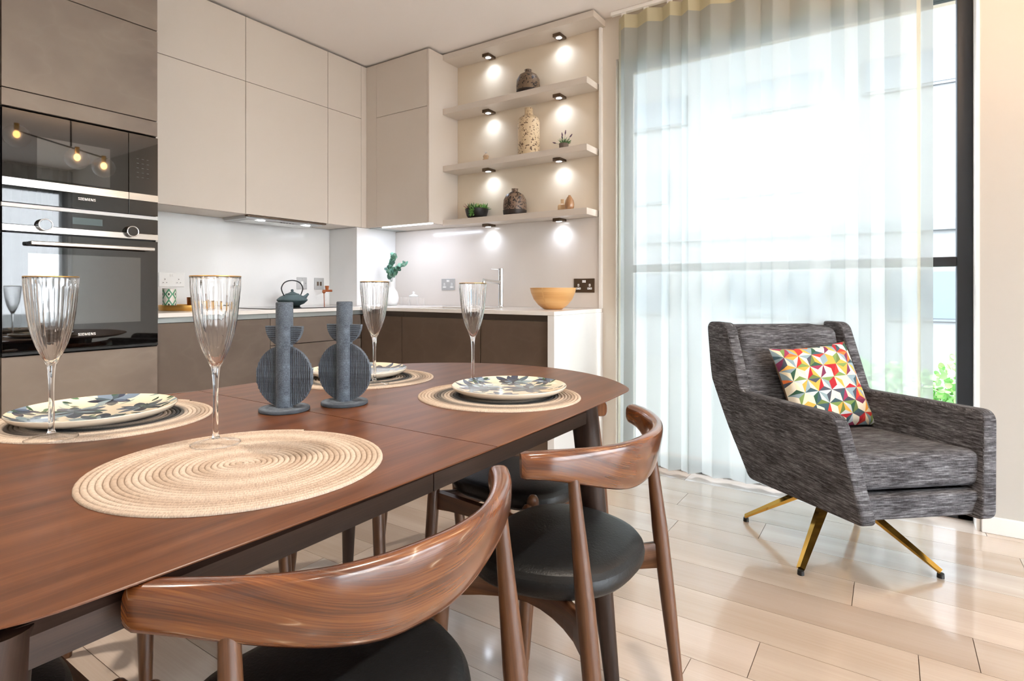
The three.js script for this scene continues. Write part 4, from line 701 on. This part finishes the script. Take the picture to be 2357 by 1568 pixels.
// ---------------------------------------------------------------- armchair
{
  const t = thing('armchair', 'dark grey tweed armchair with angular arms on splayed brass legs by the window', 'armchair', [2.686, 0, -0.152], R(-48.6));
  const hw = (y) => 0.252 + Math.min(Math.max(y - 0.25, 0), 0.37) * 0.185;
  const tw = (g, grain) => uvm(g, grain);
  // side wall: arm, wing and rear edge in one shape (z forward, y up)
  const side = (s) => {
    const sp = new THREE.Shape(); const P = [[-0.29, 0.205], [0.40, 0.268], [0.345, 0.612], [-0.245, 0.588], [-0.375, 0.885], [-0.54, 0.885], [-0.50, 0.64], [-0.41, 0.40]];
    const rad = [0.03, 0.02, 0.035, 0.03, 0.035, 0.035, 0.08, 0.08]; const n = P.length;
    for (let i = 0; i < n; i++) { const a = new THREE.Vector2(...P[(i + n - 1) % n]), b = new THREE.Vector2(...P[i]), c = new THREE.Vector2(...P[(i + 1) % n]); const p = b.clone().add(a.clone().sub(b).setLength(rad[i])), q = b.clone().add(c.clone().sub(b).setLength(rad[i])); i ? sp.lineTo(p.x, p.y) : sp.moveTo(p.x, p.y); sp.quadraticCurveTo(b.x, b.y, q.x, q.y); }
    sp.closePath();
    const g = new THREE.ExtrudeGeometry(sp, { depth: 0.032, bevelEnabled: true, bevelSize: 0.011, bevelThickness: 0.012, bevelSegments: 4, curveSegments: 8, steps: 1 }); // depth along +z -> lateral
    const p = g.attributes.position; for (let i = 0; i < p.count; i++) { const z = p.getX(i), y = p.getY(i), d = p.getZ(i) + 0.012; const x = s * (hw(y) - d); p.setXYZ(i, x, y, z); }
    if (s > 0) { const a = p.array; for (let i = 0; i < a.length; i += 9) for (let k = 0; k < 3; k++) { const q = a[i + 3 + k]; a[i + 3 + k] = a[i + 6 + k]; a[i + 6 + k] = q; } }
    g.computeVertexNormals(); return tw(toCreasedNormals(g, 0.7), 'z');
  };
  const sl = side(-1), sr = side(1); { const n = sl.attributes.normal; }
  part(t, 'side_panel', sl, M.tweed); part(t, 'side_panel', sr, M.tweed);
  // back: leaning slab between the wings
  const lean = Math.atan2(0.16, 0.5);
  const slab = (w0, w1, h, d, r, seg = 4) => { const g = new RoundedBoxGeometry(1, h, d, seg, r); const p = g.attributes.position; for (let i = 0; i < p.count; i++) p.setX(i, p.getX(i) * mix(w0, w1, p.getY(i) / h + 0.5)); g.computeVertexNormals(); return g; };
  part(t, 'back_panel', tw(slab(0.46, 0.58, 0.58, 0.05, 0.015).rotateX(-0.29), 'x'), M.tweed, [0, 0.602, -0.425]);
  part(t, 'back_cushion', tw(new RoundedBoxGeometry(0.515, 0.46, 0.11, 6, 0.04).rotateX(-0.27), 'x'), M.tweed, [0, 0.645, -0.365]);
  part(t, 'seat_cushion', tw(new RoundedBoxGeometry(0.50, 0.125, 0.68, 6, 0.03).rotateX(-0.07), 'x'), M.tweed, [0, 0.40, 0.025]);
  part(t, 'front_rail', tw(new RoundedBoxGeometry(0.50, 0.085, 0.05, 4, 0.012).rotateX(0.12), 'x'), M.tweed, [0, 0.307, 0.352]);
  part(t, 'bottom_panel', tw(new RoundedBoxGeometry(0.48, 0.05, 0.66, 3, 0.01).rotateX(-0.09), 'x'), M.tweed, [0, 0.268, 0.04]);
  const piping = (s) => { const y0 = 0.28, y1 = 0.6; return tube([V(s * (hw(y0) - 0.056), y0 + 0.02, 0.403), V(s * (hw(0.45) - 0.057), 0.45, 0.378), V(s * (hw(y1) - 0.057), y1 - 0.01, 0.352)], 0.0022, 20, 6); };
  // swivel base
  const feet = [[2.330, -0.271], [2.589, 0.157], [2.732, -0.541], [2.982, -0.1206]], bc = V(2.658, 0.262, -0.194);
  t.updateMatrixWorld(true);
  part(t, 'swivel_hub', cyl(0.05, 0.06, 0.05, 32), M.black, t.worldToLocal(bc.clone().setY(0.245)).toArray());
  for (const [x, z] of feet) {
    const a = t.worldToLocal(bc.clone()), b = t.worldToLocal(V(x, 0.022, z)), d = b.clone().sub(a).normalize(), lat = V(0, 1, 0).cross(d).normalize(), up = d.clone().cross(lat).normalize();
    const sec = (c, w, h) => [c.clone().addScaledVector(lat, -w).addScaledVector(up, h * 0.2), c.clone().addScaledVector(up, h), c.clone().addScaledVector(lat, w).addScaledVector(up, h * 0.2), c.clone().addScaledVector(lat, w * 0.75).addScaledVector(up, -h * 0.5), c.clone().addScaledVector(lat, -w * 0.75).addScaledVector(up, -h * 0.5)];
    const leg = part(t, 'leg', toCreasedNormals(loft([sec(a, 0.026, 0.022), sec(a.clone().lerp(b, 0.5), 0.021, 0.018), sec(b, 0.015, 0.011)]), 0.3), M.brass, null, null, 'polished brass leg');
    part(leg, 'glide', cyl(0.011, 0.012, 0.016, 20), M.black, [b.x, 0.0085, b.z]);
  }
}
{ // patterned cushion, leaning in the armchair
  const pat = canvasTex(1024, 1024, (c, w) => {
    seed(91); const cols = ['#d23a2e', '#e9793a', '#f3b04e', '#f2e4c4', '#efe6d2', '#7f9a55', '#2f5a45', '#3e5a63', '#8fa5ad', '#a03558', '#7c2f52', '#c9d0d2', '#6d7f45', '#b51f2c', '#4a4f5c'];
    const n = 6, s = w / n, light = ['#f2e4c4', '#efe6d2', '#c9d0d2', '#f3b04e', '#8fa5ad'];
    const tri = (a, b, d, col) => { c.fillStyle = col; c.strokeStyle = col; c.lineWidth = 1; c.beginPath(); c.moveTo(...a); c.lineTo(...b); c.lineTo(...d); c.closePath(); c.fill(); c.stroke(); };
    const pick = () => cols[Math.floor(rnd() * cols.length)];
    const hh = s * 0.866, rows = Math.ceil(w / hh) + 1;
    for (let j = -1; j < rows; j++) for (let i = -1; i <= n; i++) {
      const ox = (j % 2 ? s / 2 : 0), A = [i * s + ox, j * hh], B = [(i + 1) * s + ox, j * hh], C = [i * s + s / 2 + ox, (j + 1) * hh], D = [(i + 1) * s + s / 2 + ox, (j + 1) * hh];
      for (const [p, q, r, up] of [[A, B, C, 1], [B, D, C, 0]]) { const m = [(p[0] + q[0] + r[0]) / 3, (p[1] + q[1] + r[1]) / 3]; const k = up ? [pick(), pick(), light[Math.floor(rnd() * 5)]] : [light[Math.floor(rnd() * 5)], pick(), pick()]; tri(p, q, m, k[0]); tri(q, r, m, k[1]); tri(r, p, m, k[2]); }
    }
  });
  const t = thing('cushion', 'square cushion with a bright red, green and cream triangle pattern in the armchair', 'cushion');
  const S = 0.193, n = 28, grid = (f) => { const pos = [], uv = [], idx = []; for (let j = 0; j <= n; j++) for (let i = 0; i <= n; i++) { const a = i / n * 2 - 1, b = j / n * 2 - 1; const pin = 1 - 0.07 * (1 - a * a) * Math.abs(b) ** 3, pin2 = 1 - 0.07 * (1 - b * b) * Math.abs(a) ** 3; const th = 0.058 * Math.pow(Math.max(0, (1 - a ** 4) * (1 - b ** 4)), 0.55); pos.push(a * S * pin2, b * S * pin, f * th); uv.push(i / n, j / n); } for (let j = 0; j < n; j++) for (let i = 0; i < n; i++) { const a = j * (n + 1) + i, b = a + n + 1; f > 0 ? idx.push(a, a + 1, b, b, a + 1, b + 1) : idx.push(a, b, a + 1, b, b + 1, a + 1); } const g = new THREE.BufferGeometry(); g.setAttribute('position', new THREE.Float32BufferAttribute(pos, 3)); g.setAttribute('uv', new THREE.Float32BufferAttribute(uv, 2)); g.setIndex(idx); g.computeVertexNormals(); return g; };
  part(t, 'printed_face', grid(1), phys({ map: pat, roughness: 0.85, sheen: 0.2, bumpMap: rep(T.tweedBump, 8, 8), bumpScale: 0.0005 }));
  part(t, 'back_face', grid(-1), std({ color: 0x9c7c60, roughness: 0.9 }), null, null, 'plain tan back');
  const a = R(-48.6), f = V(Math.sin(a), 0, Math.cos(a)), l = V(Math.cos(a), 0, -Math.sin(a));
  const c = V(2.686, 0.622, -0.152).addScaledVector(f, -0.20).addScaledVector(l, 0.045);
  t.position.copy(c); t.rotation.set(0, 0, 0); t.rotation.order = 'YXZ'; t.rotation.y = a; t.rotation.x = -0.42; t.rotation.z = 0.08;
}

// ---------------------------------------------------------------- ceiling lights: unseen round lamps that light table and room, and the pendant
{
  const spots = [[0.25, -1.9, 'left of the table', 1.4], [1.0, -0.4, 'behind the near chairs', 0.8], [1.5, 1.7, 'behind the camera, nearer the windows', 0.5], [-0.6, 1.2, 'behind the camera, away from the windows', 0.5]]; let proto;
  spots.forEach(([x, z, w, power], i) => {
    const label = `unseen small round ceiling lamp placed to light the room, ${w}`;
    if (!proto) { proto = thing('unseen_ceiling_lamp', label, 'unseen_ceiling_lamp', [x, H, z], 0, 'unseen ceiling lamps'); part(proto, 'bezel', lathe([[0.036, -0.0005], [0.045, -0.0005], [0.044, -0.005], [0.036, -0.005]], 40), M.white); part(proto, 'lens', cyl(0.035, 0.035, 0.004, 32).translate(0, -0.0025, 0), std({ color: 0xffffff, emissive: 0xfff0dc, emissiveIntensity: 12 })); }
    else copyThing(proto, label, [x, H, z]);
    const l = new THREE.SpotLight(0xfff1e0, UNSEEN_LAMP * power, 0, R(66), 0.8); l.position.set(x, H - 0.012, z); l.target.position.set(x, 0, z); l.castShadow = true; l.shadow.radius = 2; l.name = 'unseen_ceiling_lamp'; scene.add(l, l.target);
  });
  const t = thing('pendant_lamp', 'black rod pendant with clear glass globes, seen mirrored in the microwave glass', 'pendant lamp', [2.2, 0, 0.6]);
  part(t, 'ceiling_rose', cyl(0.06, 0.06, 0.025, 36), M.black, [0, H - 0.0125, 0]);
  part(t, 'rod', limb(V(0, H - 0.02, 0), V(0, 2.44, 0), [[0, 0.007], [1, 0.007]], 12), M.black);
  part(t, 'arm', limb(V(-0.42, 2.50, 0), V(0.30, 2.38, 0), [[0, 0.007], [1, 0.007]], 12), M.black);
  for (const [x, y] of [[-0.41, 2.45], [0.05, 2.33], [0.275, 2.287]]) {
    part(t, 'holder', cyl(0.02, 0.02, 0.06, 24), M.brass, [x, y + 0.085, 0]);
    part(t, 'globe', new THREE.SphereGeometry(0.1, 40, 28), M.pane, [x, y, 0]);
    part(t, 'bulb', new THREE.SphereGeometry(0.026, 24, 16).scale(1, 1.3, 1), M.glowWarm, [x, y + 0.015, 0]);
    const l = new THREE.PointLight(0xffd8b0, 0.4); l.position.set(2.2 + x, y + 0.015, 0.6); l.castShadow = true; l.name = 'pendant_bulb'; scene.add(l);
  }
}

// ---------------------------------------------------------------- outside
{
  solo('ground', 'pale paved terrace outside the window', 'ground', box(60, 0.1, 60), std({ color: 0x6e716f, roughness: 0.9 }), [10, -0.2, 0]).userData.kind = 'structure';
  const b = thing('apartment_building', 'white apartment block with grey windows across the terrace, behind the curtain', 'building', [10, -0.15, 0]);
  const clad = std({ color: 0x7c8083, roughness: 0.8 }), gl = phys({ color: 0x5f6a75, roughness: 0.1 }), sl = std({ color: 0x636a70, roughness: 0.7 });
  part(b, 'wall', span(0, 3, 0, 9, -14, 8), clad);
  for (const y of [2.05, 5.6]) part(b, 'floor_band', span(-0.08, 0, y, y + 0.16, -14, 8), sl);
  seed(9);
  for (const [y0, y1] of [[0.76, 1.5], [2.75, 3.35], [4.1, 4.62], [6.2, 7.2]]) for (let z = -13; z < 7; z += 2.1) { const w = rr(1.0, 1.7), zz = z + rr(0, 0.4); if (y0 === 2.75 && zz + w > 0.3) continue; const f = part(b, 'window', span(-0.05, 0.0, y0, y1, zz, zz + w), sl); part(f, 'pane', span(-0.062, -0.051, y0 + 0.04, y1 - 0.04, zz + 0.04, zz + w - 0.04), gl); }
  // hedge
  seed(15); const leaves = [], lg = leafGeo(0.06, 0.022, 0.2); const hedgeMat = std({ color: 0xb9d8a2, roughness: 0.7, side: THREE.DoubleSide });
  const hd = thing('hedge', 'leafy green hedge outside the window, right of the armchair', 'hedge', [6, -0.15, 0.45]);
  const inst = new THREE.InstancedMesh(lg, hedgeMat, 4200); const o = new THREE.Object3D(), col = new THREE.Color();
  for (let i = 0; i < 4200; i++) { const z = rr(-1.6, 1.2), h = 0.6 + 0.1 * Math.sin(z * 5) + 0.07 * Math.sin(z * 13); o.position.set(rr(-0.35, 0.35), rr(0, h), z); o.rotation.set(rr(0, 6.28), rr(0, 6.28), rr(0, 6.28)); o.scale.setScalar(rr(0.6, 1.2)); o.updateMatrix(); inst.setMatrixAt(i, o.matrix); col.setHSL(rr(0.25, 0.34), rr(0.3, 0.5), rr(0.5, 0.72)); inst.setColorAt(i, col); }
  inst.name = 'foliage'; inst.userData.kind = 'stuff'; sh(inst); hd.add(inst);
  part(hd, 'stem', MG([-1.3, -0.7, -0.1, 0.5, 1.0].map((z) => cyl(0.015, 0.02, 0.4, 8).translate(0, 0.2, z))), std({ color: 0x5a4632, roughness: 0.9 }));
}
scene.traverse((o) => { if (o.isLight && o.castShadow) o.shadow.mapSize.set(512, 512); });
renderer.render(scene, camera);
